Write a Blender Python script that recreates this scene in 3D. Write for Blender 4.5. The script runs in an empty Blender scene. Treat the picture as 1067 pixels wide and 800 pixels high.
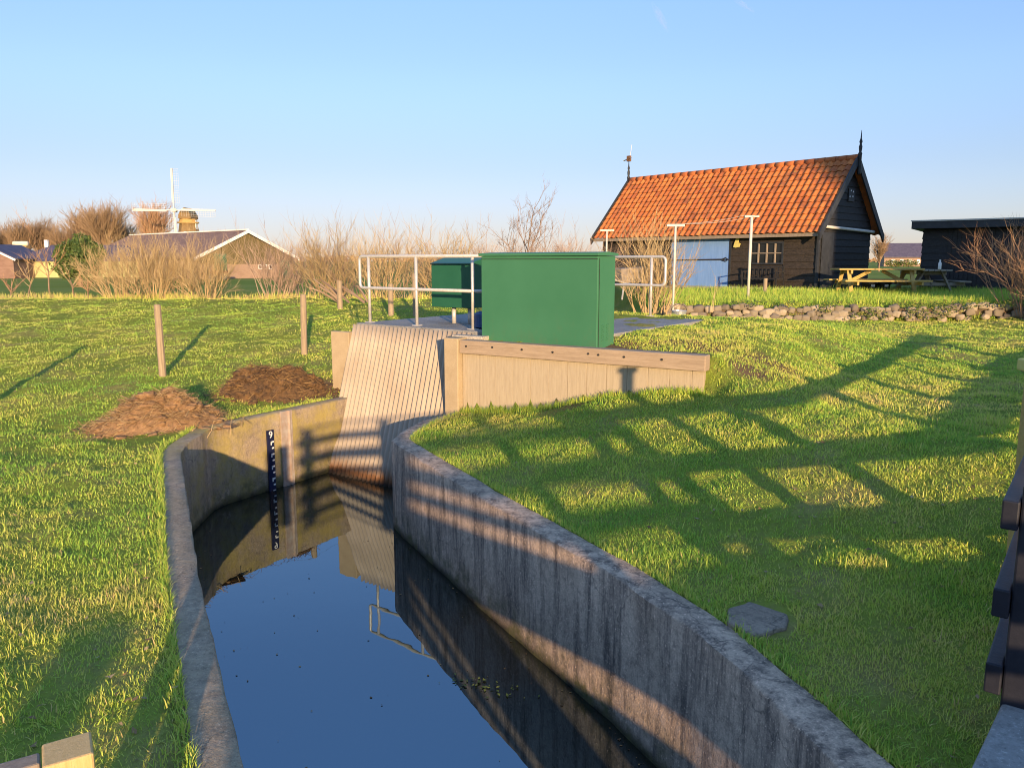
import bpy, math, random
import numpy as np
from mathutils import Vector, Matrix, noise as mnoise

sc = bpy.context.scene
COL = sc.collection
R = random.Random(7)
NR = np.random.default_rng(11)
rad = math.radians
SUN_EL = rad(8.0)
SUN_H = (0.225, -0.974)          # towards the sun, horizontal part
E_CAM = 2.0

# ------------------------------------------------------------------ mesh builder
class MB:
    def __init__(s):
        s.v = []; s.f = []; s.c = []; s.cur = None
    def add(s, vs, fs, c=None):
        n = len(s.v)
        s.v.extend([tuple(p) for p in vs])
        s.f.extend([tuple(i + n for i in f) for f in fs])
        s.c.extend([c if c is not None else 0.5] * len(vs))
    def box(s, c, size, rz=0.0, m=None, col=None):
        x, y, z = [d / 2 for d in size]
        pts = [Vector((i * x, j * y, k * z)) for k in (-1, 1) for j in (-1, 1) for i in (-1, 1)]
        M = m if m is not None else Matrix.Rotation(rz, 3, 'Z')
        C = Vector(c)
        s.add([C + M @ p for p in pts], [(0, 2, 3, 1), (4, 5, 7, 6), (0, 1, 5, 4), (2, 6, 7, 3), (0, 4, 6, 2), (1, 3, 7, 5)], col)
    def bb(s, x0, x1, y0, y1, z0, z1, col=None):
        s.box(((x0 + x1) / 2, (y0 + y1) / 2, (z0 + z1) / 2), (x1 - x0, y1 - y0, z1 - z0), col=col)
    def bar(s, a, b, w, h, up=(0, 0, 1), col=None):
        a = Vector(a); b = Vector(b); d = (b - a); L = d.length; d.normalize()
        u = Vector(up)
        side = d.cross(u)
        if side.length < 1e-4: side = d.cross(Vector((1, 0, 0)))
        side.normalize(); u = side.cross(d).normalized()
        M = Matrix((d, side, u)).transposed()
        s.box((a + b) / 2, (L, w, h), m=M, col=col)
    def tube(s, pts, rs, n=8, cap=True, col=None):
        pts = [Vector(p) for p in pts]
        if not hasattr(rs, '__len__'): rs = [rs] * len(pts)
        vs = []; fs = []
        prev = None
        for i, p in enumerate(pts):
            d = (pts[min(i + 1, len(pts) - 1)] - pts[max(i - 1, 0)])
            if d.length < 1e-9: d = Vector((0, 0, 1))
            d.normalize()
            if prev is None:
                ref = Vector((0, 0, 1)) if abs(d.z) < .9 else Vector((1, 0, 0))
                a = d.cross(ref).normalized()
            else:
                a = (prev - d * prev.dot(d))
                a = a.normalized() if a.length > 1e-6 else d.orthogonal().normalized()
            prev = a
            b = d.cross(a)
            for k in range(n):
                t = 2 * math.pi * k / n
                vs.append(p + (a * math.cos(t) + b * math.sin(t)) * rs[i])
        for i in range(len(pts) - 1):
            for k in range(n):
                fs.append((i * n + k, i * n + (k + 1) % n, (i + 1) * n + (k + 1) % n, (i + 1) * n + k))
        if cap:
            fs.append(tuple(range(n - 1, -1, -1)))
            fs.append(tuple((len(pts) - 1) * n + k for k in range(n)))
        s.add(vs, fs, col)
    def prism(s, poly, z0, z1, col=None):
        n = len(poly)
        vs = [(x, y, z0) for x, y in poly] + [(x, y, z1) for x, y in poly]
        fs = [tuple(range(n - 1, -1, -1)), tuple(range(n, 2 * n))]
        fs += [(i, (i + 1) % n, n + (i + 1) % n, n + i) for i in range(n)]
        s.add(vs, fs, col)
    def extr(s, poly, a, b, col=None):
        """poly of (p,q) extruded: poly lies in local plane given by function a(p,q)->Vector, shifted by vector b"""
        n = len(poly)
        b = Vector(b)
        p0 = [Vector(a(*p)) for p in poly]
        vs = p0 + [p + b for p in p0]
        fs = [tuple(range(n - 1, -1, -1)), tuple(range(n, 2 * n))]
        fs += [(i, (i + 1) % n, n + (i + 1) % n, n + i) for i in range(n)]
        s.add(vs, fs, col)
    def lathe(s, prof, c=(0, 0, 0), n=16, col=None):
        vs = []; fs = []
        for r, z in prof:
            for k in range(n):
                t = 2 * math.pi * k / n
                vs.append((c[0] + r * math.cos(t), c[1] + r * math.sin(t), c[2] + z))
        for i in range(len(prof) - 1):
            for k in range(n):
                fs.append((i * n + k, i * n + (k + 1) % n, (i + 1) * n + (k + 1) % n, (i + 1) * n + k))
        fs.append(tuple(range(n - 1, -1, -1))); fs.append(tuple((len(prof) - 1) * n + k for k in range(n)))
        s.add(vs, fs, col)
    def stone(s, c, r, seed, sq=(1, 1, 1), col=None, amp=.18, n=3):
        # rounded lump from a subdivided cube
        rr = random.Random(seed); off = Vector((rr.uniform(-50, 50), rr.uniform(-50, 50), rr.uniform(-50, 50)))
        vs = []; fs = []; key = {}
        rot = Matrix.Rotation(rr.uniform(0, 6.28), 3, 'Z') @ Matrix.Rotation(rr.uniform(-.4, .4), 3, 'X')
        def vid(p):
            k = (round(p[0], 4), round(p[1], 4), round(p[2], 4))
            if k not in key:
                q = Vector(p); q = q.lerp(q.normalized(), .62)
                q *= 1 + amp * mnoise.noise(q * 1.3 + off) + amp * .5 * mnoise.noise(q * 3 + off)
                q = rot @ q
                key[k] = len(vs)
                vs.append((c[0] + q.x * r * sq[0], c[1] + q.y * r * sq[1], c[2] + q.z * r * sq[2]))
            return key[k]
        for ax in range(3):
            for sg in (-1, 1):
                for i in range(n):
                    for j in range(n):
                        q = []
                        for (a, b) in ((i, j), (i + 1, j), (i + 1, j + 1), (i, j + 1)):
                            p = [0, 0, 0]; p[ax] = sg; p[(ax + 1) % 3] = -1 + 2 * a / n; p[(ax + 2) % 3] = -1 + 2 * b / n
                            q.append(vid(p))
                        fs.append(tuple(q if sg > 0 else q[::-1]))
        s.add(vs, fs, col)
    def build(s, name, mat, parent=None, smooth=False, bevel=0, loc=None, rz=0.0, tint=False):
        me = bpy.data.meshes.new(name)
        me.from_pydata(s.v, [], s.f)
        me.update()
        if tint:
            a = me.attributes.new('tint', 'FLOAT', 'POINT')
            a.data.foreach_set('value', s.c)
        if mat: me.materials.append(mat)
        if smooth:
            me.polygons.foreach_set('use_smooth', [True] * len(me.polygons))
        o = bpy.data.objects.new(name, me)
        COL.objects.link(o)
        if parent: o.parent = parent
        if loc is not None: o.location = loc
        o.rotation_euler.z = rz
        if bevel:
            b = o.modifiers.new('bevel', 'BEVEL'); b.width = bevel; b.segments = 2; b.limit_method = 'ANGLE'
            b.angle_limit = rad(40)
        return o

def tag(o, label=None, cat=None, group=None, kind=None):
    if label: o['label'] = label
    if cat: o['category'] = cat
    if group: o['group'] = group
    if kind: o['kind'] = kind
    return o
def thing(name, label, cat, loc=(0, 0, 0), rz=0.0, group=None):
    o = bpy.data.objects.new(name, None); o.empty_display_size = .2
    COL.objects.link(o); o.location = loc; o.rotation_euler.z = rz
    return tag(o, label, cat, group)
def dup(o, loc, rz=0.0, sc_=1.0, label=None, group=None):
    def rec(a, par):
        c = a.copy(); COL.objects.link(c); c.parent = par
        for ch in a.children: rec(ch, c)
        return c
    c = rec(o, None); c.location = loc; c.rotation_euler.z = rz
    c.scale = (sc_, sc_, sc_) if not hasattr(sc_, '__len__') else sc_
    if label: c['label'] = label
    if group: c['group'] = group
    return c

# ------------------------------------------------------------------ materials
def newmat(name):
    m = bpy.data.materials.new(name); m.use_nodes = True
    nt = m.node_tree; b = nt.nodes['Principled BSDF']
    return m, nt, b
def N(nt, typ, **kw):
    n = nt.nodes.new(typ)
    for k, v in kw.items():
        if hasattr(n, k): setattr(n, k, v)
    return n
def noise_node(nt, scale, detail=4, rough=.6, vec=None, stretch=None, coord='Object'):
    tc = N(nt, 'ShaderNodeTexCoord')
    src = tc.outputs[coord]
    if coord == 'World':
        pass
    if stretch:
        mp = N(nt, 'ShaderNodeMapping'); mp.inputs['Scale'].default_value = stretch
        nt.links.new(src, mp.inputs['Vector']); src = mp.outputs['Vector']
    n = N(nt, 'ShaderNodeTexNoise'); n.inputs['Scale'].default_value = scale
    n.inputs['Detail'].default_value = detail; n.inputs['Roughness'].default_value = rough
    nt.links.new(src, n.inputs['Vector'])
    return n.outputs['Fac']
def ramp(nt, fac, stops):
    r = N(nt, 'ShaderNodeValToRGB'); cr = r.color_ramp
    while len(cr.elements) > 1: cr.elements.remove(cr.elements[-1])
    cr.elements[0].position = stops[0][0]; cr.elements[0].color = (*stops[0][1], 1)
    for p, c in stops[1:]:
        e = cr.elements.new(p); e.color = (*c, 1)
    nt.links.new(fac, r.inputs['Fac'])
    return r.outputs['Color']
def mixc(nt, fac, a, b, mode='MIX'):
    m = N(nt, 'ShaderNodeMix'); m.data_type = 'RGBA'; m.blend_type = mode
    def put(s, v):
        if isinstance(v, (int, float)): s.default_value = v
        elif isinstance(v, tuple): s.default_value = (*v, 1)
        else: nt.links.new(v, s)
    put(m.inputs['Factor'], fac); put(m.inputs[6], a); put(m.inputs[7], b)
    return m.outputs[2]
def math_(nt, op, a, b=0.0, clamp=False):
    m = N(nt, 'ShaderNodeMath'); m.operation = op; m.use_clamp = clamp
    for i, v in enumerate((a, b)):
        if isinstance(v, (int, float)): m.inputs[i].default_value = v
        else: nt.links.new(v, m.inputs[i])
    return m.outputs[0]
def mrange(nt, v, a, b, c=0.0, d=1.0):
    m = N(nt, 'ShaderNodeMapRange'); m.clamp = True
    m.inputs['From Min'].default_value = a; m.inputs['From Max'].default_value = b
    m.inputs['To Min'].default_value = c; m.inputs['To Max'].default_value = d
    nt.links.new(v, m.inputs['Value']); return m.outputs['Result']
def bump(nt, b, h, strength=.3, dist=.02):
    n = N(nt, 'ShaderNodeBump'); n.inputs['Strength'].default_value = strength; n.inputs['Distance'].default_value = dist
    nt.links.new(h, n.inputs['Height']); nt.links.new(n.outputs['Normal'], b.inputs['Normal'])
def simple(name, c1, c2, scale=6, rough=.8, detail=5, stretch=None, bmp=.25, bdist=.01, metal=0.0, lo=.3, hi=.7, spec=.3, fine=None, coord='Object'):
    m, nt, b = newmat(name)
    f = noise_node(nt, scale, detail, .65, stretch=stretch, coord=coord)
    col = ramp(nt, f, [(lo, c1), (hi, c2)])
    if fine:
        g = noise_node(nt, fine[0], 3, .7, coord=coord)
        col = mixc(nt, mrange(nt, g, .35, .7, 0, fine[1]), col, fine[2])
    nt.links.new(col, b.inputs['Base Color'])
    b.inputs['Roughness'].default_value = rough; b.inputs['Metallic'].default_value = metal
    b.inputs['Specular IOR Level'].default_value = spec
    if bmp:
        f2 = noise_node(nt, scale * 4, 4, .7, stretch=stretch, coord=coord)
        bump(nt, b, f2, bmp, bdist)
    return m
def zpos(nt):
    g = N(nt, 'ShaderNodeNewGeometry'); s = N(nt, 'ShaderNodeSeparateXYZ'); nt.links.new(g.outputs['Position'], s.inputs[0])
    return s.outputs['Z']

def concrete(name, base=(.34, .30, .25), dark=(.13, .115, .105), moss=None, streak=.7, wet=True):
    m, nt, b = newmat(name)
    big = noise_node(nt, 1.7, 6, .65)
    col = ramp(nt, big, [(.3, tuple(c * .72 for c in base)), (.55, base), (.75, tuple(min(1, c * 1.2) for c in base))])
    st = noise_node(nt, 3.2, 8, .78, stretch=(2.6, 2.6, .3))
    col = mixc(nt, mrange(nt, st, .45, .62, 0, streak), col, dark)
    agg = noise_node(nt, 55, 4, .85)
    fine_ = noise_node(nt, 16, 6, .8)
    col = mixc(nt, mrange(nt, fine_, .48, .66, 0, .55), col, dark)
    col = mixc(nt, mrange(nt, agg, .58, .66, 0, .75), col, tuple(min(1, c * 1.7) for c in base))
    col = mixc(nt, mrange(nt, agg, .42, .34, 0, .6), col, tuple(c * .6 for c in dark))
    vo = N(nt, 'ShaderNodeTexVoronoi'); vo.feature = 'DISTANCE_TO_EDGE'; vo.inputs['Scale'].default_value = .75
    tcv = N(nt, 'ShaderNodeTexCoord'); wv = N(nt, 'ShaderNodeVectorMath'); wv.operation = 'ADD'; nv = N(nt, 'ShaderNodeTexNoise'); nv.inputs['Scale'].default_value = 3.5; nv.inputs['Detail'].default_value = 5
    nt.links.new(tcv.outputs['Object'], nv.inputs['Vector']); sv = N(nt, 'ShaderNodeVectorMath'); sv.operation = 'SCALE'; sv.inputs['Scale'].default_value = .45; nt.links.new(nv.outputs['Color'], sv.inputs[0])
    nt.links.new(tcv.outputs['Object'], wv.inputs[0]); nt.links.new(sv.outputs[0], wv.inputs[1]); nt.links.new(wv.outputs[0], vo.inputs['Vector'])
    col = mixc(nt, mrange(nt, vo.outputs['Distance'], .004, .0012, 0, .5), col, (.05, .045, .04))
    if moss:
        mo = noise_node(nt, 2.3, 5, .7)
        gy = N(nt, 'ShaderNodeNewGeometry'); sy = N(nt, 'ShaderNodeSeparateXYZ'); nt.links.new(gy.outputs['Position'], sy.inputs[0])
        col = mixc(nt, math_(nt, 'MULTIPLY', mrange(nt, mo, .40, .60, 0, .8), mrange(nt, sy.outputs['Y'], 7.0, 9.2, .12, 1)), col, moss)
    if wet:
        z = zpos(nt)
        jz = math_(nt, 'ADD', z, math_(nt, 'MULTIPLY', st, .12))
        col = mixc(nt, mrange(nt, jz, -.86, -.95), col, (.028, .024, .016))
        g = noise_node(nt, 5, 4, .7)
        col = mixc(nt, math_(nt, 'MULTIPLY', mrange(nt, jz, -.6, -.9), mrange(nt, g, .4, .65)), col, (.10, .09, .035))
    nt.links.new(col, b.inputs['Base Color'])
    b.inputs['Roughness'].default_value = .9; b.inputs['Specular IOR Level'].default_value = .2
    h = math_(nt, 'ADD', math_(nt, 'MULTIPLY', agg, .5), noise_node(nt, 14, 5, .7))
    bump(nt, b, h, .8, .016)
    return m
M = {}
M['wall_r'] = concrete('weathered grey concrete', (.58, .42, .30), (.10, .078, .066), streak=.85)
M['wall_l'] = concrete('mossy concrete', (.38, .295, .205), (.12, .095, .075), moss=(.38, .295, .085), streak=.4)
M['deck'] = concrete('deck concrete', (.30, .29, .27), (.13, .125, .12), streak=.2, wet=False)
M['slab'] = concrete('cover slab concrete', (.34, .26, .19), (.12, .095, .075), streak=.5, wet=False)
M['pale_conc'] = concrete('pale concrete', (.50, .44, .36), (.3, .26, .2), streak=.2, wet=False)
M['sheetpile'] = simple('tan board', (.36, .27, .165), (.46, .36, .23), 5, .85, fine=(60, .4, (.24, .18, .10)))
def timber(name, c1, c2, dark, scale=3, stretch=(1, 14, 14), fine=.5):
    m, nt, b = newmat(name)
    g = noise_node(nt, scale, 6, .7, stretch=stretch)
    col = ramp(nt, g, [(.3, c1), (.7, c2)])
    g2 = noise_node(nt, scale * 3, 6, .8, stretch=stretch)
    col = mixc(nt, mrange(nt, g2, .55, .7, 0, fine), col, dark)
    nt.links.new(col, b.inputs['Base Color']); b.inputs['Roughness'].default_value = .85
    b.inputs['Specular IOR Level'].default_value = .25
    bump(nt, b, g2, .5, .008)
    return m
M['beam'] = timber('weathered oak beam', (.28, .205, .14), (.40, .30, .21), (.12, .09, .065))
M['plank'] = timber('weathered planks', (.34, .27, .185), (.44, .36, .25), (.2, .155, .1), 4, (10, 10, .7))
M['post'] = timber('weathered post', (.25, .185, .12), (.38, .29, .195), (.11, .08, .055), 4, (12, 12, .8))
M['newpost'] = timber('sawn post', (.55, .36, .14), (.68, .47, .22), (.30, .18, .07), 5, (16, 16, .8), .6)
M['greypost'] = timber('grey plank', (.22, .17, .13), (.33, .27, .21), (.1, .08, .06), 5, (12, 12, .8), .6)
M['table'] = timber('table wood', (.40, .27, .08), (.52, .37, .13), (.2, .14, .05), 4, (1.5, 14, 14))
M['table_shaded'] = timber('shaded table wood', (.20, .17, .13), (.3, .26, .2), (.1, .085, .065), 4, (1.5, 14, 14))  # greyer, darker copy of the table wood with the shade put into its colour
M['tar'] = simple('tarred boards', (.012, .012, .013), (.03, .029, .03), 5, .65, stretch=(1, 1, 5), bmp=.4, fine=(25, .4, (.045, .04, .035)))
M['tar_lit'] = simple('sunlit tone tarred boards', (.016, .013, .011), (.042, .034, .027), 5, .7, stretch=(1, 1, 5), bmp=.4, fine=(25, .5, (.09, .065, .045)))  # lighter, warmer copy of tar with the sunlight put into its colour
M['barge'] = simple('black barge board paint', (.022, .024, .028), (.04, .043, .05), 6, .5, bmp=.1)
M['fence_black'] = simple('black recycled plastic', (.012, .013, .02), (.022, .023, .032), 9, .5, bmp=.15)
M['galv'] = simple('galvanised steel', (.50, .47, .43), (.66, .63, .58), 22, .45, metal=.35, bmp=.05, fine=(50, .35, (.36, .3, .24)))
M['steel'] = simple('steel strip', (.42, .36, .30), (.55, .48, .42), 12, .5, metal=.3, bmp=.05, fine=(9, .5, (.35, .17, .08)))
M['white'] = simple('white paint', (.66, .64, .6), (.8, .79, .76), 8, .55, bmp=.05)
M['sail'] = simple('weathered sail paint', (.46, .455, .44), (.56, .55, .535), 2, .7, bmp=.05)
M['offwhite'] = simple('off white paint', (.5, .46, .39), (.62, .58, .5), 8, .55, bmp=.05)
M['darksteel'] = simple('dark iron', (.015, .015, .016), (.04, .036, .034), 20, .5, bmp=.1)
M['rust'] = simple('rusty iron', (.11, .055, .03), (.2, .1, .05), 20, .8, bmp=.2)
M['soil'] = simple('bare soil', (.09, .06, .035), (.20, .14, .085), 9, .95, bmp=.8, bdist=.03, fine=(50, .5, (.06, .04, .025)))
M['straw'] = simple('reed straw', (.17, .095, .05), (.40, .24, .12), 18, .9, bmp=.6, bdist=.02, fine=(60, .5, (.16, .085, .035)))
M['peat'] = simple('dark peat and roots', (.05, .032, .02), (.22, .12, .05), 12, .95, bmp=.8, bdist=.03)
M['stone'] = None
M['plastic_black'] = simple('black tub', (.01, .01, .011), (.02, .02, .02), 9, .4, bmp=.05)
M['blue_metal'] = simple('blue motor housing', (.03, .07, .18), (.05, .10, .24), 9, .4, bmp=.05)
M['yellow'] = simple('yellow cloth', (.55, .46, .12), (.68, .58, .2), 12, .7, bmp=.1)
M['bucket'] = simple('dented zinc bucket', (.35, .36, .38), (.5, .51, .52), 15, .4, metal=.5, bmp=.1)

def green_paint():
    m, nt, b = newmat('green cabinet paint')
    f = noise_node(nt, 1.1, 4, .6)
    col = ramp(nt, f, [(.3, (.040, .150, .075)), (.7, (.052, .178, .092))])
    dirt = noise_node(nt, 7, 6, .75, stretch=(1, 1, .5))
    z = zpos(nt)
    col = mixc(nt, math_(nt, 'MULTIPLY', mrange(nt, dirt, .5, .75, 0, .5), mrange(nt, z, 1.5, 1.0)), col, (.10, .14, .075))
    sp = noise_node(nt, 260, 2, .5)
    col = mixc(nt, mrange(nt, sp, .5, .7, 0, .25), col, (.05, .20, .10))
    nt.links.new(col, b.inputs['Base Color']); b.inputs['Roughness'].default_value = .55
    b.inputs['Specular IOR Level'].default_value = .3
    bump(nt, b, sp, .12, .003)
    return m
M['green'] = green_paint()
M['green_dark'] = simple('dark teal green paint', (.015, .09, .048), (.022, .11, .06), 2, .45, bmp=.05)

def corr_mat():
    m, nt, b = newmat('corrugated fibre cement')
    f = noise_node(nt, 2.2, 5, .65, stretch=(1, 1, .5))
    col = ramp(nt, f, [(.3, (.33, .265, .195)), (.7, (.44, .36, .275))])
    z = zpos(nt)
    st = noise_node(nt, 6, 5, .7, stretch=(3, 3, .2))
    col = mixc(nt, mrange(nt, st, .5, .75, 0, .45), col, (.3, .23, .16))
    jz = math_(nt, 'ADD', z, math_(nt, 'MULTIPLY', st, .16))
    col = mixc(nt, mrange(nt, jz, -.68, -.86), col, (.17, .075, .03))
    col = mixc(nt, mrange(nt, jz, -.84, -.92), col, (.03, .02, .014))
    nt.links.new(col, b.inputs['Base Color']); b.inputs['Roughness'].default_value = .8
    b.inputs['Specular IOR Level'].default_value = .2
    bump(nt, b, noise_node(nt, 60, 3, .7), .2, .004)
    return m
M['corr'] = corr_mat()

def tint_mat(name, stops, rough=.8, scale=9, fine=None, trans=0.0, spec=.2, bmp=.2, lichen=None):
    m, nt, b = newmat(name)
    at = N(nt, 'ShaderNodeAttribute'); at.attribute_name = 'tint'
    col = ramp(nt, at.outputs['Fac'], stops)
    f = noise_node(nt, scale, 5, .7)
    col = mixc(nt, mrange(nt, f, .35, .7, 0, .55), col, tuple(c * .6 for c in stops[len(stops) // 2][1]))
    if lichen:
        g = noise_node(nt, lichen[0], 5, .75)
        col = mixc(nt, mrange(nt, g, .5, .66, 0, .65), col, lichen[1])
        g = noise_node(nt, lichen[0] * 2.3, 5, .75, stretch=(1, 1.3, 1))
        col = mixc(nt, mrange(nt, g, .62, .7, 0, .7), col, lichen[2])
    nt.links.new(col, b.inputs['Base Color']); b.inputs['Roughness'].default_value = rough
    b.inputs['Specular IOR Level'].default_value = spec
    if bmp: bump(nt, b, noise_node(nt, scale * 4, 4, .7), bmp, .01)
    return m
M['tile'] = tint_mat('clay pantiles', [(0, (.36, .10, .035)), (.4, (.50, .155, .042)), (.8, (.60, .20, .055)), (1, (.40, .115, .04))], .75, 5,
                     lichen=(1.3, (.13, .055, .035), (.34, .22, .04)))
M['stone'] = tint_mat('field stones', [(0, (.16, .13, .10)), (.5, (.30, .245, .175)), (1, (.45, .365, .26))], .9, 12, bmp=.5)
def twig_mat(name, a, b_, c):
    return tint_mat(name, [(0, a), (.5, b_), (1, c)], .8, 3, bmp=0)
M['twig_gold'] = twig_mat('golden willow twigs', (.29, .20, .10), (.42, .295, .15), (.52, .41, .23))
M['twig_red'] = twig_mat('reddish bare twigs', (.30, .165, .10), (.40, .23, .13), (.46, .30, .16))
M['twig_pink'] = twig_mat('greyish pink twigs', (.24, .155, .115), (.36, .25, .185), (.47, .35, .26))
M['twig_grey'] = twig_mat('grey brown twigs', (.18, .125, .095), (.26, .18, .13), (.34, .24, .16))
M['twig_far'] = twig_mat('far bare wood', (.22, .145, .085), (.29, .19, .11), (.35, .24, .145))
M['bark'] = simple('bark', (.16, .11, .07), (.30, .21, .13), 14, .9, bmp=.6, stretch=(1, 1, .3))
def leaf_mat(name, stops, trans=.35, rough=.5, patch=None):
    m = bpy.data.materials.new(name); m.use_nodes = True; nt = m.node_tree
    b = nt.nodes['Principled BSDF']; out = nt.nodes['Material Output']
    at = N(nt, 'ShaderNodeAttribute'); at.attribute_name = 'tint'
    col = ramp(nt, at.outputs['Fac'], stops)
    nt.links.new(col, b.inputs['Base Color']); b.inputs['Roughness'].default_value = rough
    b.inputs['Specular IOR Level'].default_value = .25
    if trans:
        t = N(nt, 'ShaderNodeBsdfTranslucent'); nt.links.new(col, t.inputs['Color'])
        mx = N(nt, 'ShaderNodeMixShader'); mx.inputs[0].default_value = trans
        nt.links.new(b.outputs[0], mx.inputs[1]); nt.links.new(t.outputs[0], mx.inputs[2])
        nt.links.new(mx.outputs[0], out.inputs['Surface'])
    return m
GR = [(0, (.19, .38, .055)), (.28, (.33, .51, .07)), (.52, (.53, .60, .09)), (.8, (.72, .64, .17)), (1, (.62, .43, .20))]
M['grass'] = leaf_mat('grass blades', GR, .3, .55)
M['evergreen'] = leaf_mat('evergreen leaves', [(0, (.04, .075, .02)), (.6, (.09, .14, .035)), (1, (.16, .19, .055))], .15)
M['ivy'] = leaf_mat('low leaves', [(0, (.06, .10, .02)), (.6, (.14, .17, .035)), (1, (.36, .30, .07))], .2)

M['litter'] = tint_mat('dead leaves', [(0, (.12, .07, .035)), (.5, (.30, .18, .08)), (1, (.48, .36, .2))], .8, 9, bmp=0)
def ground_mat():
    m, nt, b = newmat('turf ground')
    f = noise_node(nt, .9, 6, .7)
    col = ramp(nt, f, [(.35, (.17, .23, .035)), (.5, (.23, .27, .04)), (.65, (.29, .25, .08))])
    g = noise_node(nt, 13, 5, .75)
    col = mixc(nt, mrange(nt, g, .45, .68, 0, .5), col, (.15, .11, .05))
    # far polder meadow: cleaner green with strips of dry grass
    geo = N(nt, 'ShaderNodeNewGeometry'); sp = N(nt, 'ShaderNodeSeparateXYZ'); nt.links.new(geo.outputs['Position'], sp.inputs[0])
    ff = noise_node(nt, .035, 6, .6, stretch=(.4, 2.2, 1))
    far = ramp(nt, ff, [(.3, (.13, .19, .03)), (.5, (.17, .22, .04)), (.7, (.25, .23, .08))])
    col = mixc(nt, mrange(nt, sp.outputs['Y'], 20, 30), col, far)
    for (cx, cy, rx_, ry_) in ((-2.95, 11.45, .95, .75), (1.6, 9.35, 1.3, .9), (2.75, 8.45, .45, .5)):
        dx = math_(nt, 'DIVIDE', math_(nt, 'SUBTRACT', sp.outputs['X'], cx), rx_); dy = math_(nt, 'DIVIDE', math_(nt, 'SUBTRACT', sp.outputs['Y'], cy), ry_)
        dd = math_(nt, 'ADD', math_(nt, 'MULTIPLY', dx, dx), math_(nt, 'MULTIPLY', dy, dy))
        dd = math_(nt, 'ADD', dd, math_(nt, 'MULTIPLY', noise_node(nt, 3, 4, .7), 1.2))
        col = mixc(nt, mrange(nt, dd, 1.7, 1.1), col, (.16, .105, .06))
    nt.links.new(col, b.inputs['Base Color']); b.inputs['Roughness'].default_value = 1
    b.inputs['Specular IOR Level'].default_value = .05
    bump(nt, b, g, .8, .05)
    return m
M['ground'] = ground_mat()

def water_mat():
    m, nt, b = newmat('dark ditch water')
    b.inputs['Base Color'].default_value = (.016, .013, .007, 1)
    b.inputs['Roughness'].default_value = .012
    b.inputs['IOR'].default_value = 2.7; b.inputs['Specular Tint'].default_value = (.54, .78, 1, 1)
    f = noise_node(nt, 2.2, 2, .5)
    bump(nt, b, f, .06, .02)
    return m
M['water'] = water_mat()

def brick_mat(name, c1, c2, mort, sx=.22, sy=.065):
    m, nt, b = newmat(name)
    tc = N(nt, 'ShaderNodeTexCoord'); s = N(nt, 'ShaderNodeSeparateXYZ'); nt.links.new(tc.outputs['Object'], s.inputs[0])
    cx = N(nt, 'ShaderNodeCombineXYZ')
    nt.links.new(math_(nt, 'ADD', s.outputs['X'], s.outputs['Y']), cx.inputs['X']); nt.links.new(s.outputs['Z'], cx.inputs['Y'])
    br = N(nt, 'ShaderNodeTexBrick'); br.inputs['Scale'].default_value = 1
    br.inputs['Brick Width'].default_value = sx; br.inputs['Row Height'].default_value = sy; br.inputs['Mortar Size'].default_value = .01
    br.inputs['Color1'].default_value = (*c1, 1); br.inputs['Color2'].default_value = (*c2, 1); br.inputs['Mortar'].default_value = (*mort, 1)
    nt.links.new(cx.outputs[0], br.inputs['Vector'])
    col = mixc(nt, mrange(nt, noise_node(nt, .8, 5, .7), .4, .7, 0, .4), br.outputs['Color'], tuple(c * .6 for c in c1))
    nt.links.new(col, b.inputs['Base Color']); b.inputs['Roughness'].default_value = .9
    return m
M['brick'] = brick_mat('brown red brick', (.28, .155, .095), (.34, .20, .125), (.36, .3, .24))
M['barn_gable'] = simple('olive gable boards', (.095, .075, .03), (.16, .12, .055), 1.2, .8, stretch=(4, 4, .3), bmp=.1)
M['barn_roof'] = simple('brown farm roof', (.17, .10, .075), (.26, .165, .125), 1.0, .85, bmp=.2, stretch=(1, 1, 3))
M['slate_roof'] = simple('blue grey roof', (.055, .05, .085), (.10, .09, .13), 1.2, .7, bmp=.2)
M['paleyellow'] = simple('pale yellow green wall', (.38, .36, .15), (.48, .45, .21), .8, .8, bmp=.1)
M['glass'] = None
def glass_mat():
    m, nt, b = newmat('dark window glass')
    b.inputs['Base Color'].default_value = (.012, .014, .018, 1); b.inputs['Roughness'].default_value = .06
    b.inputs['IOR'].default_value = 1.5
    bump(nt, b, noise_node(nt, 5, 2, .5), .06, .01)
    return m
M['glass'] = glass_mat()
M['door_blue'] = simple('faded blue door paint', (.14, .27, .55), (.20, .34, .64), 2.5, .5, stretch=(6, 6, .5), bmp=.1, fine=(12, .3, (.22, .34, .55)))
M['greenboard'] = simple('dark green shutter', (.03, .10, .05), (.05, .14, .07), 4, .6)
M['mill_body'] = simple('brown mill thatch', (.17, .11, .05), (.25, .165, .075), 1, .9)
M['mill_gold'] = simple('ochre mill gallery', (.36, .23, .08), (.46, .30, .11), 2, .8)
M['gauge'] = simple('dark blue enamel', (.010, .014, .04), (.018, .022, .06), 9, .35, bmp=.05)
M['creamtank'] = simple('cream tank', (.62, .56, .42), (.72, .66, .52), 2, .6)
M['wire'] = simple('old fence wire', (.16, .13, .10), (.26, .22, .18), 30, .5, metal=.3, bmp=0)

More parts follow.
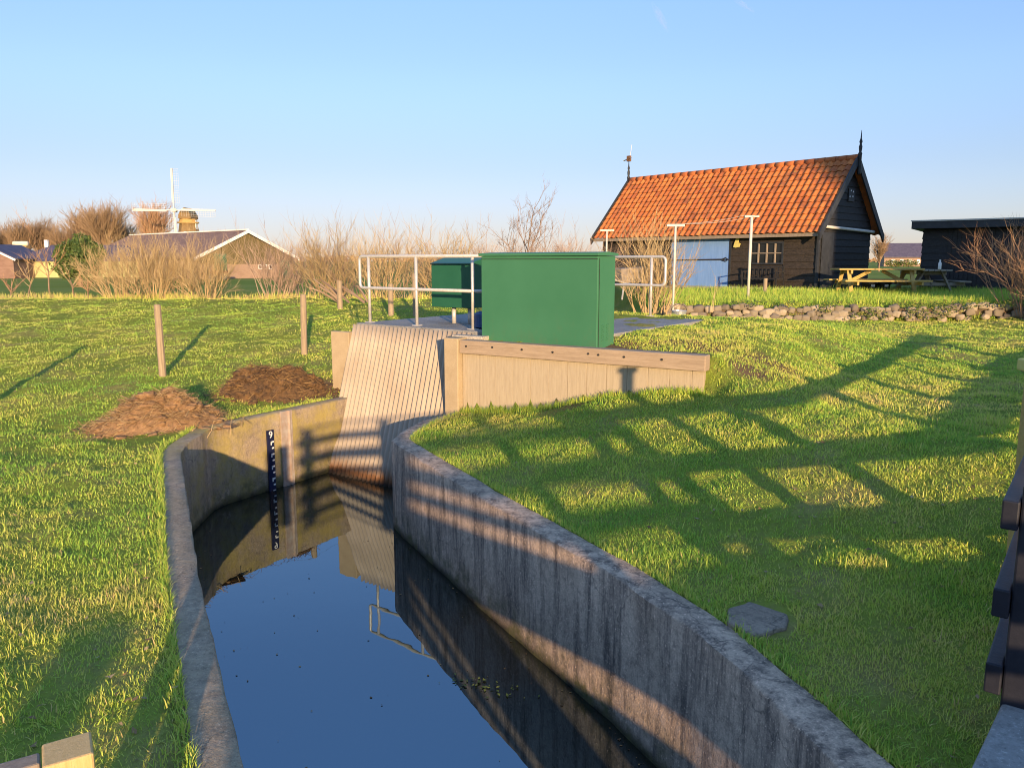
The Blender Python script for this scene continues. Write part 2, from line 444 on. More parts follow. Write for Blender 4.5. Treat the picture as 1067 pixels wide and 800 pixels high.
# ------------------------------------------------------------------ plan
UD = (.80, -.60); ND = (.60, .80)                    # along / behind the sluice
L_IN = [(4.6, -8.1), (-1.06, 2.81), (-1.35, 3.37), (-2.09, 4.88), (-3.52, 8.0), (-3.60, 8.3), (-3.66, 9.15), (-3.58, 9.4), (-2.50, 11.12), (-2.3, 11.5)]
R_IN = [(7.2, -8.1), (2.3, .8), (1.52, 2.2), (1.31, 2.82), (1.19, 3.32), (.99, 4.0), (.66, 4.72), (-.27, 6.40), (-1.24, 8.25), (-1.36, 8.52), (-1.33, 8.95), (-1.15, 9.6), (-.80, 10.15), (-.62, 10.5)]
def offset_poly(P, d):
    out = []
    for i, p in enumerate(P):
        a = Vector(P[max(i - 1, 0)]); b = Vector(P[min(i + 1, len(P) - 1)])
        t = (b - a).normalized(); n = Vector((t.y, -t.x))   # right of travel
        out.append((p[0] + n.x * d, p[1] + n.y * d))
    return out
def inpoly(x, y, poly):
    x = np.asarray(x); y = np.asarray(y); r = np.zeros(x.shape, bool)
    n = len(poly); j = n - 1
    for i in range(n):
        xi, yi = poly[i]; xj, yj = poly[j]
        c = ((yi > y) != (yj > y)) & (x < (xj - xi) * (y - yi) / (yj - yi + 1e-12) + xi)
        r ^= c; j = i
    return r
def sstep(x, a, b):
    t = np.clip((np.asarray(x, float) - a) / (b - a), 0, 1); return t * t * (3 - 2 * t)
def lerp(a, b, t): return a + (b - a) * t
TW = .22; TWL = .19
L_OUT = offset_poly(L_IN, -TWL); R_OUT = offset_poly(R_IN, TW)
L_MID = offset_poly(L_IN, -TWL * .5); R_MID = offset_poly(R_IN, TW * .5)
CH_MID = L_MID + R_MID[::-1]
CH_OUT = L_OUT + R_OUT[::-1]
T0 = Vector((-.74, 10.02)); TU = Vector((.852, -.524)); TN = Vector((.524, .852)); TL = 3.34
DK = Vector((.66, .74)).normalized(); DN = Vector((.74, -.66)).normalized()     # bridge edge direction, and towards its back
DP = Vector((1.51, 2.32))
def deckcoord(x, y):
    return ((x - DP.x) * DK.x + (y - DP.y) * DK.y, (x - DP.x) * DN.x + (y - DP.y) * DN.y)
SW = [(3.25, 16.2), (3.7, 16.75), (5.2, 16.95), (8, 17.05), (11, 17.0), (14.5, 16.8)]   # stone wall front line
swx = np.array([p[0] for p in SW]); swy = np.array([p[1] for p in SW])
rinx = np.array([p[1] for p in R_IN][:11]); rinv = np.array([p[0] for p in R_IN][:11])
def vnoise(x, y, s, seed=0):
    x = np.asarray(x, float) * s + seed * 17.13; y = np.asarray(y, float) * s + seed * 5.71
    xi = np.floor(x); yi = np.floor(y); fx = x - xi; fy = y - yi
    fx = fx * fx * (3 - 2 * fx); fy = fy * fy * (3 - 2 * fy)
    def h(a, b):
        v = np.sin(a * 127.1 + b * 311.7 + seed * 74.7) * 43758.5453
        return v - np.floor(v)
    return lerp(lerp(h(xi, yi), h(xi + 1, yi), fx), lerp(h(xi, yi + 1), h(xi + 1, yi + 1), fx), fy)
def fbm(x, y, s, seed=0):
    return (vnoise(x, y, s, seed) * .5 + vnoise(x, y, s * 2.1, seed + 1) * .3 + vnoise(x, y, s * 4.3, seed + 2) * .2)
def ground_h(x, y):
    x = np.asarray(x, float); y = np.asarray(y, float)
    # left meadow, rising to the dyke crest, then down to the polder
    left = .078 * np.clip(y - 9.3, 0, None)
    left = np.minimum(left, .98) 
    left = np.where(y > 21.5, lerp(.95, .40, sstep(y, 21.5, 27)), left)
    left = left * (1 - sstep(y, 32, 70))
    lx0 = np.interp(y, [-8, 2.8, 4.9, 8.0, 9.2, 11.2], [4.3, -1.33, -2.35, -3.75, -3.9, -2.7])
    left = left * lerp(sstep(lx0 - x, -.05, 1.4), 1.0, sstep(y, 11.4, 12.6))
    # right lawn
    rx = np.interp(y, rinx, rinv)
    s = (x - rx) * .89 - .2
    right = .60 * sstep(s, 0.05, 3.1) + .012 * np.clip(y - 8, 0, 9)
    terr = np.interp(x, swx, swy)
    up = sstep(y - terr, .12, .42) * (x > 2.9)
    tz = 1.04 + .13 * sstep(y, 17.4, 20.5)
    right = lerp(right, tz, up * sstep(x, 2.9, 3.5))
    right = np.where(y > 30, right * (1 - sstep(y, 30, 75)), right)
    back = sstep(x - .0, -1.2, 2.0)
    w = np.where(y > 10.5, back, np.where(x > np.interp(y, [-9, 9.2], [4, -2.2]), 1.0, 0.0))
    h = lerp(left, right, w)
    # fill behind the sheet piling and around the sluice deck
    tx = (x - T0.x) * TU.x + (y - T0.y) * TU.y; ty = (x - T0.x) * TN.x + (y - T0.y) * TN.y
    kx = sstep(tx, 3.3, 4.3)
    fill = sstep((ty - .03 + 1.5 * kx) / (.13 + 2.2 * kx), 0, 1) * (1 - sstep(tx, 3.2, 5.2)) * sstep(tx, -.25, .1) * (1 - sstep(ty, 4.5, 8))
    h = lerp(h, .97 + .07 * sstep(ty, .5, 1.2), fill)
    # uneven turf, level along the channel walls and the stone wall
    lx = np.interp(y, [-8, 2.8, 4.9, 8.0, 9.2, 11.2], [4.3, -1.33, -2.35, -3.75, -3.9, -2.7])
    fl = sstep(np.minimum(np.abs(x - rx - .3), np.abs(x - lx)), .1, .9) * (1 - sstep(y, 25, 40))
    h = h + fl * (.10 * (fbm(x, y, .9, 3) - .5) + .07 * (fbm(x, y, 2.3, 31) - .5) + .035 * (vnoise(x, y, 6.0, 41) - .5))
    # under the bridge deck keep low
    a, b = deckcoord(x, y)
    under = sstep(b, -.25, .05) * (1 - sstep(b, 2.6, 3.2)) * sstep(a, -7.5, -7)* (1-sstep(a,6,6.5))
    h = lerp(h, np.minimum(h, .08), under)
    # keep the ground level with the wall tops at their backs
    return h

# ------------------------------------------------------------------ terrain sheet
def axis(lo, hi, step, far):
    c = list(np.arange(lo, hi + 1e-6, step)); d = step
    p = hi
    while p < far: d *= 1.16; p += d; c.append(p)
    d = step; p = lo
    while p > -far: d *= 1.16; p -= d; c.insert(0, p)
    return np.array(c)
ax_ = axis(-9, 9, .1, 4000); ay_ = axis(-3, 18.2, .1, 4000)
X, Y = np.meshgrid(ax_, ay_)
Zg = ground_h(X, Y)
nx, ny = len(ax_), len(ay_)
idx = np.arange(nx * ny).reshape(ny, nx)
cxm = (X[:-1, :-1] + X[1:, 1:]) / 2; cym = (Y[:-1, :-1] + Y[1:, 1:]) / 2
keep = ~inpoly(cxm, cym, CH_MID)
quads = np.stack([idx[:-1, :-1], idx[:-1, 1:], idx[1:, 1:], idx[1:, :-1]], -1)[keep]
def np_mesh(name, V, F, mat, tint=None, smooth=True):
    me = bpy.data.meshes.new(name)
    V = np.asarray(V, np.float32); F = np.asarray(F, np.int32); k = F.shape[1]
    me.vertices.add(len(V)); me.vertices.foreach_set('co', V.ravel())
    me.loops.add(F.size); me.loops.foreach_set('vertex_index', F.ravel())
    me.polygons.add(len(F)); me.polygons.foreach_set('loop_start', np.arange(0, F.size, k, dtype=np.int32))
    me.polygons.foreach_set('loop_total', np.full(len(F), k, np.int32))
    if smooth: me.polygons.foreach_set('use_smooth', np.ones(len(F), bool))
    me.update(calc_edges=True)
    if tint is not None:
        a = me.attributes.new('tint', 'FLOAT', 'POINT'); a.data.foreach_set('value', np.asarray(tint, np.float32))
    me.materials.append(mat)
    o = bpy.data.objects.new(name, me); COL.objects.link(o); return o
Zg = np.where(inpoly(X, Y, CH_OUT), np.minimum(Zg, -.07), Zg)
g = np_mesh('ground', np.stack([X, Y, Zg], -1).reshape(-1, 3), quads, M['ground'])
tag(g, 'meadow and lawn rising to a low dyke', kind='structure')

# water and channel bed
def poly_sheet(name, poly, z, mat):
    from mathutils.geometry import tessellate_polygon
    tri = tessellate_polygon([[Vector((x, y, 0)) for x, y in poly]])
    me = bpy.data.meshes.new(name); me.from_pydata([(x, y, z) for x, y in poly], [], [tuple(t) for t in tri]); me.update()
    import bmesh
    bm = bmesh.new(); bm.from_mesh(me); bmesh.ops.recalc_face_normals(bm, faces=bm.faces)
    if bm.faces[0].normal.z < 0: bmesh.ops.reverse_faces(bm, faces=bm.faces)
    bm.to_mesh(me); bm.free()
    me.materials.append(mat); o = bpy.data.objects.new(name, me); COL.objects.link(o); return o
wpoly = offset_poly(L_IN, -.1) + [(-1.2, 10.9)] + offset_poly(R_IN, .1)[::-1]
o = poly_sheet('water', wpoly, -1.02, M['water']); tag(o, 'still dark ditch water mirroring the sky', kind='structure')
o = poly_sheet('channel_bed', wpoly, -1.62, M['soil']); tag(o, 'muddy bed of the channel', kind='structure')

# channel walls
def resample(P, step=.12):
    out = []
    for a, b in zip(P[:-1], P[1:]):
        L = math.dist(a, b); n = max(1, int(L / step))
        for i in range(n): out.append((lerp(a[0], b[0], i / n), lerp(a[1], b[1], i / n)))
    out.append(P[-1]); return out
def wall_mesh(P, side, name, mat, topz=0.0, TW=TW):
    P2 = resample(P); n = len(P2)
    mb = MB(); rings = []
    nrm = []
    for i in range(n):
        a = Vector(P2[max(i - 1, 0)]); b = Vector(P2[min(i + 1, n - 1)]); t = (b - a).normalized()
        nrm.append(Vector((t.y, -t.x)) * side)
    vs = []; fs = []
    for i, (x, y) in enumerate(P2):
        nn = nrm[i]
        def j(k): return .012 * mnoise.noise(Vector((x * 3, y * 3, k)))+ .008*mnoise.noise(Vector((x*11,y*11,k)))
        prof = [(0 + j(1), -1.7), (0 + j(1) * .5, -.5), (0 + j(2), topz - .012), (.012 + j(3), topz + j(4) * .6),
                (TW * .5, topz + .006 + j(7) * .5), (TW - .012 + j(5), topz + j(6) * .6), (TW + j(5), topz - .02), (TW, -1.7)]
        for d, z in prof: vs.append((x + nn.x * d, y + nn.y * d, z))
    k = 8
    for i in range(n - 1):
        for q in range(k - 1):
            f = (i * k + q, i * k + q + 1, (i + 1) * k + q + 1, (i + 1) * k + q)
            fs.append(f if side > 0 else f[::-1])
    fs.append(tuple(range(k))); fs.append(tuple((n - 1) * k + q for q in range(k)))
    mb.add(vs, fs)
    o = mb.build(name, mat, smooth=True)
    o.data.set_sharp_from_angle(angle=rad(50))
    return o
o = wall_mesh(L_IN, -1, 'channel_wall', M['wall_l'], 0.0, TWL); tag(o, 'low mossy concrete wall curving round to the staff gauge and corrugated sheet', 'wall')
o = wall_mesh(R_IN, 1, 'channel_wall', M['wall_r']); tag(o, 'long streaky grey concrete wall below the lawn, striped by fence shadows', 'wall')

# ------------------------------------------------------------------ grass
HEAPS = [((-4.35, 8.95), 1.0, .42), ((-3.35, 10.9), .62, .34)]
def in_block(x, y):
    b = inpoly(x, y, CH_OUT)
    tx = (x - T0.x) * TU.x + (y - T0.y) * TU.y; ty = (x - T0.x) * TN.x + (y - T0.y) * TN.y
    b |= (tx > -.15) & (tx < TL) & (ty > -.08) & (ty < .5)
    dx = (x + 2.45) * UD[0] + (y - 11.85) * UD[1]; dy = (x + 2.45) * ND[0] + (y - 11.85) * ND[1]
    b |= (dx > -.05) & (dx < 4.05) & (dy > -.05) & (dy < 4.0)
    a, c = deckcoord(x, y); b |= (c > -.02)
    b |= ((x - 1.4) ** 2 / .036 + (y - 4.1) ** 2 / .05 < 1)
    return b
def scatter(n, xr, yr, dens, margin=.9):
    """random ground points, thinned by dens(x,y) in 0..1"""
    x = NR.uniform(*xr, n); y = NR.uniform(*yr, n)
    k = NR.random(n) < dens(x, y)
    k &= (np.abs(x) < margin * np.abs(y) + 1.6)
    k &= ~in_block(x, y)
    return x[k], y[k]
def make_blades(x, y, z, length, width, tint, lean=.5, segs=2):
    n = len(x); th = NR.uniform(0, 2 * np.pi, n); ph = NR.uniform(0, 2 * np.pi, n)
    ln = lean * (NR.random(n) ** .8)
    dx = np.cos(ph) * ln; dy = np.sin(ph) * ln
    wx = np.cos(th) * width / 2; wy = np.sin(th) * width / 2
    L = length
    up = np.sqrt(np.clip(1 - ln ** 2 * .7, .15, 1))
    def P(t, sgn):
        # curved blade
        bx = x + dx * L * t ** 1.6; by = y + dy * L * t ** 1.6; bz = z + L * up * t * (1 - .22 * t * ln)
        w = (1 - t ** 1.5) * sgn
        return np.stack([bx + wx * w, by + wy * w, bz], -1)
    V = np.stack([P(0, -1), P(0, 1), P(.55, 1), P(.55, -1), P(1, 0)], 1).reshape(-1, 3)
    b = np.arange(n)[:, None] * 5
    F = np.concatenate([b + np.array([0, 1, 2]), b + np.array([0, 2, 3]), b + np.array([3, 2, 4])], 0)
    T = np.repeat(tint, 5)
    return V, F, T
def grass_tint(x, y, n):
    dry = fbm(x, y, 1.1, 9); dry2 = fbm(x, y, .28, 4); cl = vnoise(x, y, 5.0, 8)
    t = .46 + .80 * (dry - .5) + .6 * (dry2 - .5) + .3 * (cl - .5) + NR.normal(0, .13, n)
    d = NR.random(n); t = np.where(d < .055, NR.uniform(.78, 1.0, n), t)
    return np.clip(t, 0, 1)
def grass_patch(name, label, N_, xr, yr, base, mult=1.0, maxd=22.0, cond=None, tall=1.0):
    def dens(x, y):
        d = np.hypot(x, y)
        v = np.minimum(1, (3.2 / np.maximum(d, .5)) ** 1.55)
        bare = fbm(x, y, 1.7, 21)
        v = v * (.35 + .8 * sstep(bare, .30, .52))
        for (hx, hy), ra, _ in HEAPS:
            v = v * (1 - .85 * ((x - hx) ** 2 + (y - hy) ** 2 < (ra * .6) ** 2))
        v = v * (1 - .7 * np.exp(-(((x + 2.75) / .55) ** 2 + ((y - 11.6) / .6) ** 2)))
        return v
    x, y = scatter(N_, xr, yr, dens)
    if cond is not None:
        k = cond(x, y); x, y = x[k], y[k]
    n = len(x); d = np.hypot(x, y); z = ground_h(x, y) - .005
    tuft = vnoise(x, y, 3.3, 5) * .6 + vnoise(x, y, 7.7, 6) * .5
    L = base * (.45 + .95 * tuft) * NR.uniform(.6, 1.25, n) * tall
    cz = NR.random(n) < .05 + .10 * (vnoise(x, y, 1.9, 77) > .72); L = np.where(cz, L * NR.uniform(1.2, 1.9, n), L)
    W = .0030 + .0018 * cz + .00058 * d * NR.uniform(.7, 1.3, n)
    V, F, T = make_blades(x, y, z, L, W, grass_tint(x, y, n), 1.05)
    o = np_mesh(name, V, F, M['grass'], T); tag(o, label, 'grass', kind='stuff')
    return o
mid = lambda y: np.interp(y, [-9, 9.2, 10.5, 16], [4, -2.2, -1.9, -.9])
grass_patch('lawn_grass', 'short lush green lawn grass right of the channel', 5000000, (-2, 15), (.6, 17.4), .037, cond=lambda x, y: x > mid(y))
grass_patch('meadow_grass', 'sunlit meadow grass left of the channel up to the dyke crest', 5600000, (-21, 2), (.4, 24), .037, cond=lambda x, y: x <= mid(y))

x, y = scatter(60000, (-8, 9), (1.5, 16), lambda x, y: .05 * np.minimum(1, (5 / np.hypot(x, y))) * (.4 + 1.6 * (fbm(x, y, .8, 55) > .52)))
n = len(x); z = ground_h(x, y) + NR.uniform(.008, .03, n); th = NR.uniform(0, 6.28, n); s_ = NR.uniform(.008, .026, n); V = []
for k in range(4):
    V.append(np.stack([x + np.cos(th + k * 1.571) * s_ * (1 if k % 2 else .45), y + np.sin(th + k * 1.571) * s_ * (1 if k % 2 else .45), z + NR.uniform(-.006, .008, n)], -1))
o = np_mesh('leaf_litter', np.stack(V, 1).reshape(-1, 3), np.arange(n * 4).reshape(n, 4), M['litter'], np.repeat(NR.random(n), 4), smooth=False); tag(o, 'brown bits of dead leaf and straw scattered in the turf', 'leaf litter', kind='stuff')
# rough long grass on the terrace above the stone wall and along the hedge foot
def rough(name, label, pts, L, W, tshift=0, lean=.9, zoff=0):
    x = np.array([p[0] for p in pts]); y = np.array([p[1] for p in pts]); n = len(x)
    V, F, T = make_blades(x, y, ground_h(x, y) + zoff, L * NR.uniform(.5, 1.3, n), W * NR.uniform(.7, 1.4, n), np.clip(NR.normal(.42 + tshift, .18, n), 0, 1), lean)
    o = np_mesh(name, V, F, M['grass'], T); tag(o, label, 'grass', kind='stuff')
pts = []
for i in range(16000):
    x = R.uniform(3.2, 15)
    if mnoise.noise(Vector((x * 1.5, 0, 4))) > -.25: pts.append((x, float(np.interp(x, swx, swy)) + .24 - abs(R.gauss(0, .07))))
for i in range(42000):
    x = R.uniform(3.2, 15); fy = R.random() ** 1.5
    pts.append((x, float(np.interp(x, swx, swy)) + .10 + fy * 4.6))
rough('terrace_grass', 'long green grass hanging over the top of the stone wall', pts, .17, .012, -.02)
pts = []
for i in range(30000):
    x, y = R.uniform(-24, 1.5), 22.4 + R.gauss(1.2, .8)
    if mnoise.noise(Vector((x * .55, y * .4, 0))) + .4 * mnoise.noise(Vector((x * 2, y * 2, 3))) > .0: pts.append((x, y))
rough('hedge_foot_grass', 'dry yellow grass and stalks along the foot of the bare hedge', pts, .22, .018, .42, .8)
pts = [(R.uniform(-.6, 2.9), 0) for i in range(2600)]
pts = [(T0.x + TU.x * (a + .75) - TN.x * (.05 + abs(R.gauss(0, .05))), T0.y + TU.y * (a + .75) - TN.y * (.05 + abs(R.gauss(0, .05)))) for a, _ in pts if a < 2.6]
rough('bank_grass', 'grass tufts against the foot of the plank retaining wall', pts, .09, .006, 0, .8)
# tufts along the wall edges
pts = []
for P, sd in ((L_OUT, -1), (R_OUT, 1)):
    for a, b in zip(P[1:-2], P[2:-1]):
        L_ = math.dist(a, b); t = Vector((b[0] - a[0], b[1] - a[1])).normalized(); nn = Vector((t.y, -t.x)) * sd
        for i in range(int(L_ * 420)):
            f = R.random(); q = abs(R.gauss(0, .035)) - .015
            pts.append((lerp(a[0], b[0], f) + nn.x * q, lerp(a[1], b[1], f) + nn.y * q))
rough('edge_grass', 'grass blades leaning over the backs of the channel walls', pts, .055, .006, .05, 1.0, .0)

# ------------------------------------------------------------------ sluice: corrugated sheet, boards, timber wall
su = Vector((.80, -.60, 0)); BL = Vector((-2.74, 10.97, -1.45))
TLp = Vector((-2.44, 11.86, 1.04))
BL = TLp + (Vector((-2.74, 10.93, -1.03)) - TLp) * (2.49 / 2.07)
def corrugated():
    mb = MB(); W = 2.40; rows = 9; per = .0875; ns = int(W / per * 8)
    nrm = (TLp - BL).cross(su).normalized()
    vs = []; fs = []
    for j in range(rows + 1):
        p0 = BL.lerp(TLp, j / rows)
        for i in range(ns + 1):
            a = W * i / ns
            off = .025 * math.cos(2 * math.pi * a / per) + .004 * mnoise.noise(Vector((a * 2, j * .5, 1)))
            vs.append(p0 + su * a + nrm * off * 1.0)
    for j in range(rows):
        for i in range(ns):
            q = j * (ns + 1) + i
            fs.append((q, q + 1, q + ns + 2, q + ns + 1))
    mb.add(vs, fs)
    o = mb.build('corrugated_sheet', M['corr'], smooth=True)
    s = o.modifiers.new('thick', 'SOLIDIFY'); s.thickness = .007; s.offset = 0
    tag(o, 'tall tan corrugated sheet sloping down into the water below the railing', 'sheet')
corrugated()
# low tan board standing at the near edge of the sheet
dang = math.atan2(-.6, .8)
t = MB(); t.bb(-.22, .12, -.05, .05, -.9, .86)
o = t.build('retaining_board', M['sheetpile'], bevel=.008, loc=(-2.56, 11.78, .08), rz=math.atan2(-.45, .9))
tag(o, 'short tan concrete board standing beside the left edge of the corrugated sheet', 'board')
# timber retaining wall
tw = thing('plank_retaining_wall', 'low brown plank retaining wall with a bolted top beam in front of the green cabinet', 'retaining wall', (T0.x, T0.y, 0), math.atan2(TU.y, TU.x))
mb = MB(); x = .12
while x < TL - .05:
    w = min(.255, TL - .03 - x)
    mb.bb(x, x + w - .004, R.uniform(-.002, .002), .075, -.5, .92 + 0)
    x += w
mb.build('planks', M['plank'], tw, bevel=.002)
mb = MB(); mb.bb(.11, TL, -.062, .10, .825, 1.0); b = mb.build('beam', M['beam'], tw, bevel=.012)
for xb in (.22, .62, 1.05, 1.48, 1.95, 2.08, 2.4, 2.85):
    mb = MB(); mb.tube([(xb, -.058, .93 - .006 * math.sin(xb * 9)), (xb, -.072, .93 - .006 * math.sin(xb * 9))], .013, 8); mb.build('bolt', M['darksteel'], b)
mb = MB(); mb.bb(-.11, .11, -.10, .12, -.6, 1.02); mb.build('corner_post', M['sheetpile'], tw, bevel=.012)
mb = MB(); mb.bb(-.16, .34, .14, .30, .86, 1.035); mb.build('cap_block', M['pale_conc'], tw, bevel=.01)

# sluice deck
dk = thing('sluice_deck', 'flat grey concrete deck of the sluice behind the corrugated sheet', 'deck', (-2.40, 11.92, 0), dang)
mb = MB(); mb.bb(.0, 4.05, 0.0, .42, .85, 1.06); mb.bb(.0, 2.2, .42, 3.9, .85, 1.06); mb.bb(2.2, 4.05, .424, 3.9, .85, 1.058)
mb.build('slab', M['deck'], dk, bevel=.01)

# railings
def railing(label, p0, L, posts, loopL, loopR, zt=2.07, zm=1.59, zb=1.06):
    r = thing('tube_railing', label, 'railing', (p0[0], p0[1], 0), dang, 'galvanised railings on the sluice deck')
    rr = .024
    pts = []
    def arc(cx, cz, a0, a1, rad_=.07):
        return [(cx + rad_ * math.cos(a0 + (a1 - a0) * i / 5), 0, cz + rad_ * math.sin(a0 + (a1 - a0) * i / 5)) for i in range(6)]
    x0 = -loopL; x1 = L + loopR
    path = [(L * .5, 0, zt)]
    if loopL:
        path = [(L if not loopR else L * .5, 0, zt)] + arc(x0 + .07, zt - .07, math.pi / 2, math.pi) + arc(x0 + .07, zm + .07, math.pi, 1.5 * math.pi) + [(L if not loopR else L * .5, 0, zm)]
        mb = MB(); mb.tube(path, rr, 10); mb.build('rail', M['galv'], r, smooth=True)
    if loopR:
        path = [(0 if not loopL else L * .5, 0, zt)] + arc(x1 - .07, zt - .07, math.pi / 2, 0) + arc(x1 - .07, zm + .07, 0, -math.pi / 2) + [(0 if not loopL else L * .5, 0, zm)]
        mb = MB(); mb.tube(path, rr, 10); mb.build('rail', M['galv'], r, smooth=True)
    for x in posts:
        mb = MB(); mb.tube([(x, 0, zb), (x, 0, zt)], rr, 10); p = mb.build('post', M['galv'], r, smooth=True)
        mb = MB(); mb.box((x, 0, zb + .006), (.11, .11, .012)); mb.build('foot_plate', M['galv'], p)
    return r
railing('galvanised tube railing with rounded end above the corrugated sheet', (-2.2, 12.0), 2.75, (0, 1.0, 2.07), .2, 0)
railing('galvanised tube railing with rounded end beside the bucket and bare bush', (.1, 15.05), 2.85, (.2, 1.6, 2.85), 0, .26)

# green cabinets
gb = thing('green_cabinet', 'large green metal cabinet behind the plank wall with louvres at its end', 'cabinet', (-.40, 10.16, 0), math.atan2(-.59, .806))
GW, GD, z0, z1 = 1.74, .42, .93, 2.06
mb = MB(); mb.bb(0, GW, 0, GD, z0, z1); mb.build('body', M['green'], gb, bevel=.008)
mb = MB()
mb.extr([(-.03, z1 + .002), (GD + .03, z1 + .002), (GD + .03, z1 + .03), (GD * .5, z1 + .05), (-.03, z1 + .035)], lambda p, q: (-.025, p, q), (GW + .05, 0, 0))
mb.build('lid', M['green'], gb, bevel=.005)
mb = MB(); mb.bb(.004, GW - .004, -.004, -.001, z1 - .04, z1 - .032); mb.bb(GW + .001, GW + .006, .03, .034, z0 + .02, z1 - .03)
mb.build('door_seam', M['darksteel'], gb)
for i in range(7):
    for yy in (.14, .25):
        mb = MB(); mb.bar((GW + .004, yy - .03, z0 + .13 + i * .03), (GW + .004, yy + .03, z0 + .138 + i * .03), .012, .006, (1, 0, 0)); mb.build('louvre', M['green'], gb)
gs = thing('control_cabinet', 'small dark green control cabinet on a steel leg behind the railing', 'cabinet', (-1.23, 11.90, 0), dang)
mb = MB(); mb.bb(0, .78, 0, .34, 1.31, 1.95); mb.build('body', M['green_dark'], gs, bevel=.008)
mb = MB(); mb.extr([(-.012, 1.952), (.352, 1.952), (.352, 2.04), (.30, 2.05), (-.012, 1.965)], lambda p, q: (-.012, p, q), (.804, 0, 0)); mb.build('roof', M['green_dark'], gs, bevel=.004)
mb = MB(); mb.tube([(.3, .17, 1.06), (.3, .17, 1.31)], .035, 10); mb.build('leg', M['galv'], gs, smooth=True)
mb = MB(); mb.tube([(.62, .17, 1.06), (.62, .17, 1.31)], .035, 10); mb.build('leg', M['galv'], gs, smooth=True)
# blue motor between railing and cabinet
bm_ = thing('valve_motor', 'small blue valve motor housing between the railing post and green cabinet', 'motor', (-.40, 10.95, 1.06))
mb = MB(); mb.lathe([(.10, 0), (.13, .02), (.13, .20), (.10, .23), (.05, .24)], n=18); mb.build('housing', M['blue_metal'], bm_, smooth=False)
mb = MB(); mb.lathe([(.15, -.05), (.15, .0)], n=18); mb.build('flange', M['galv'], bm_)

# staff gauge and guide strip on the back wall
def on_back(s, z, out=.0):
    a = Vector((-3.52, 9.5)); b = Vector((-2.50, 11.12)); p = a.lerp(b, s); t = (b - a).normalized()
    n = Vector((t.y, -t.x)); return Vector((p.x + n.x * out, p.y + n.y * out, z)), t, n
def word(txt, size, mat, name, parent, loc, xdir, zdir, depth=.002):
    cu = bpy.data.curves.new(name, 'FONT'); cu.body = txt; cu.size = size; cu.extrude = depth; cu.align_x = 'CENTER'; cu.align_y = 'CENTER'
    tmp = bpy.data.objects.new(name + '_tmp', cu); COL.objects.link(tmp)
    dg = bpy.context.evaluated_depsgraph_get(); me = bpy.data.meshes.new_from_object(tmp.evaluated_get(dg))
    bpy.data.objects.remove(tmp)
    o = bpy.data.objects.new(name, me); COL.objects.link(o); me.materials.clear(); me.materials.append(mat); o.parent = parent
    xv = Vector(xdir).normalized(); zv = Vector(zdir).normalized(); yv = xv.cross(zv) * -1
    Mx = Matrix((xv, zv, xv.cross(zv))).transposed().to_4x4(); Mx.translation = Vector(loc)
    o.matrix_local = Mx
    return o
p, tdir, nd = on_back(.30, 0)
ga = thing('staff_gauge', 'dark blue water level gauge with white graduations on the mossy wall', 'gauge', (p.x, p.y, 0), math.atan2(tdir.y, tdir.x))
mb = MB(); mb.bb(-.052, .052, -.036, -.012, -1.15, -.20); mb.build('board', M['gauge'], ga)
for i in range(9):
    mb = MB()
    z = -.36 - i * .083
    mb.bb(.012 if i % 2 else -.005, .047, -.0385, -.0365, z - .011, z + .011)
    if i % 2 == 0: mb.bb(-.005, .012, -.0385, -.0365, z - .04, z + .011)
    mb.build('graduation', M['white'], ga)
word('9', .13, M['white'], 'numeral', ga, (.0, -.039, -.262), (1, 0, 0), (0, 0, 1))
p, tdir, nd = on_back(.455, 0)
st = MB(); st.bb(-.095, .095, -.022, .0, -1.3, .012); st.bb(.03, .045, -.045, -.022, -1.3, .012)
o = st.build('guide_strip', M['steel'], loc=(p.x, p.y, 0), rz=math.atan2(tdir.y, tdir.x)); tag(o, 'vertical grey steel guide strip on the wall beside the staff gauge', 'steel strip')

# cover slab
mb = MB(); pl = [(.98, 4.02), (1.10, 3.86), (1.34, 3.96), (1.42, 4.14), (1.22, 4.32), (1.04, 4.22)]
pl = [((x - 1.2) * .85, (y - 4.1) * .9) for x, y in pl]; pl = [(p[0] + (q[0] - p[0]) * f + R.uniform(-.012, .012), p[1] + (q[1] - p[1]) * f + R.uniform(-.012, .012)) for p, q in zip(pl, pl[1:] + pl[:1]) for f in (0, .33, .66)]; mb.prism(pl, -.1, .0)
o = mb.build('cover_slab', M['slab'], bevel=.015, loc=(1.38, 4.09, .03)); tag(o, 'dark concrete cover slab in the grass against the channel wall', 'slab')

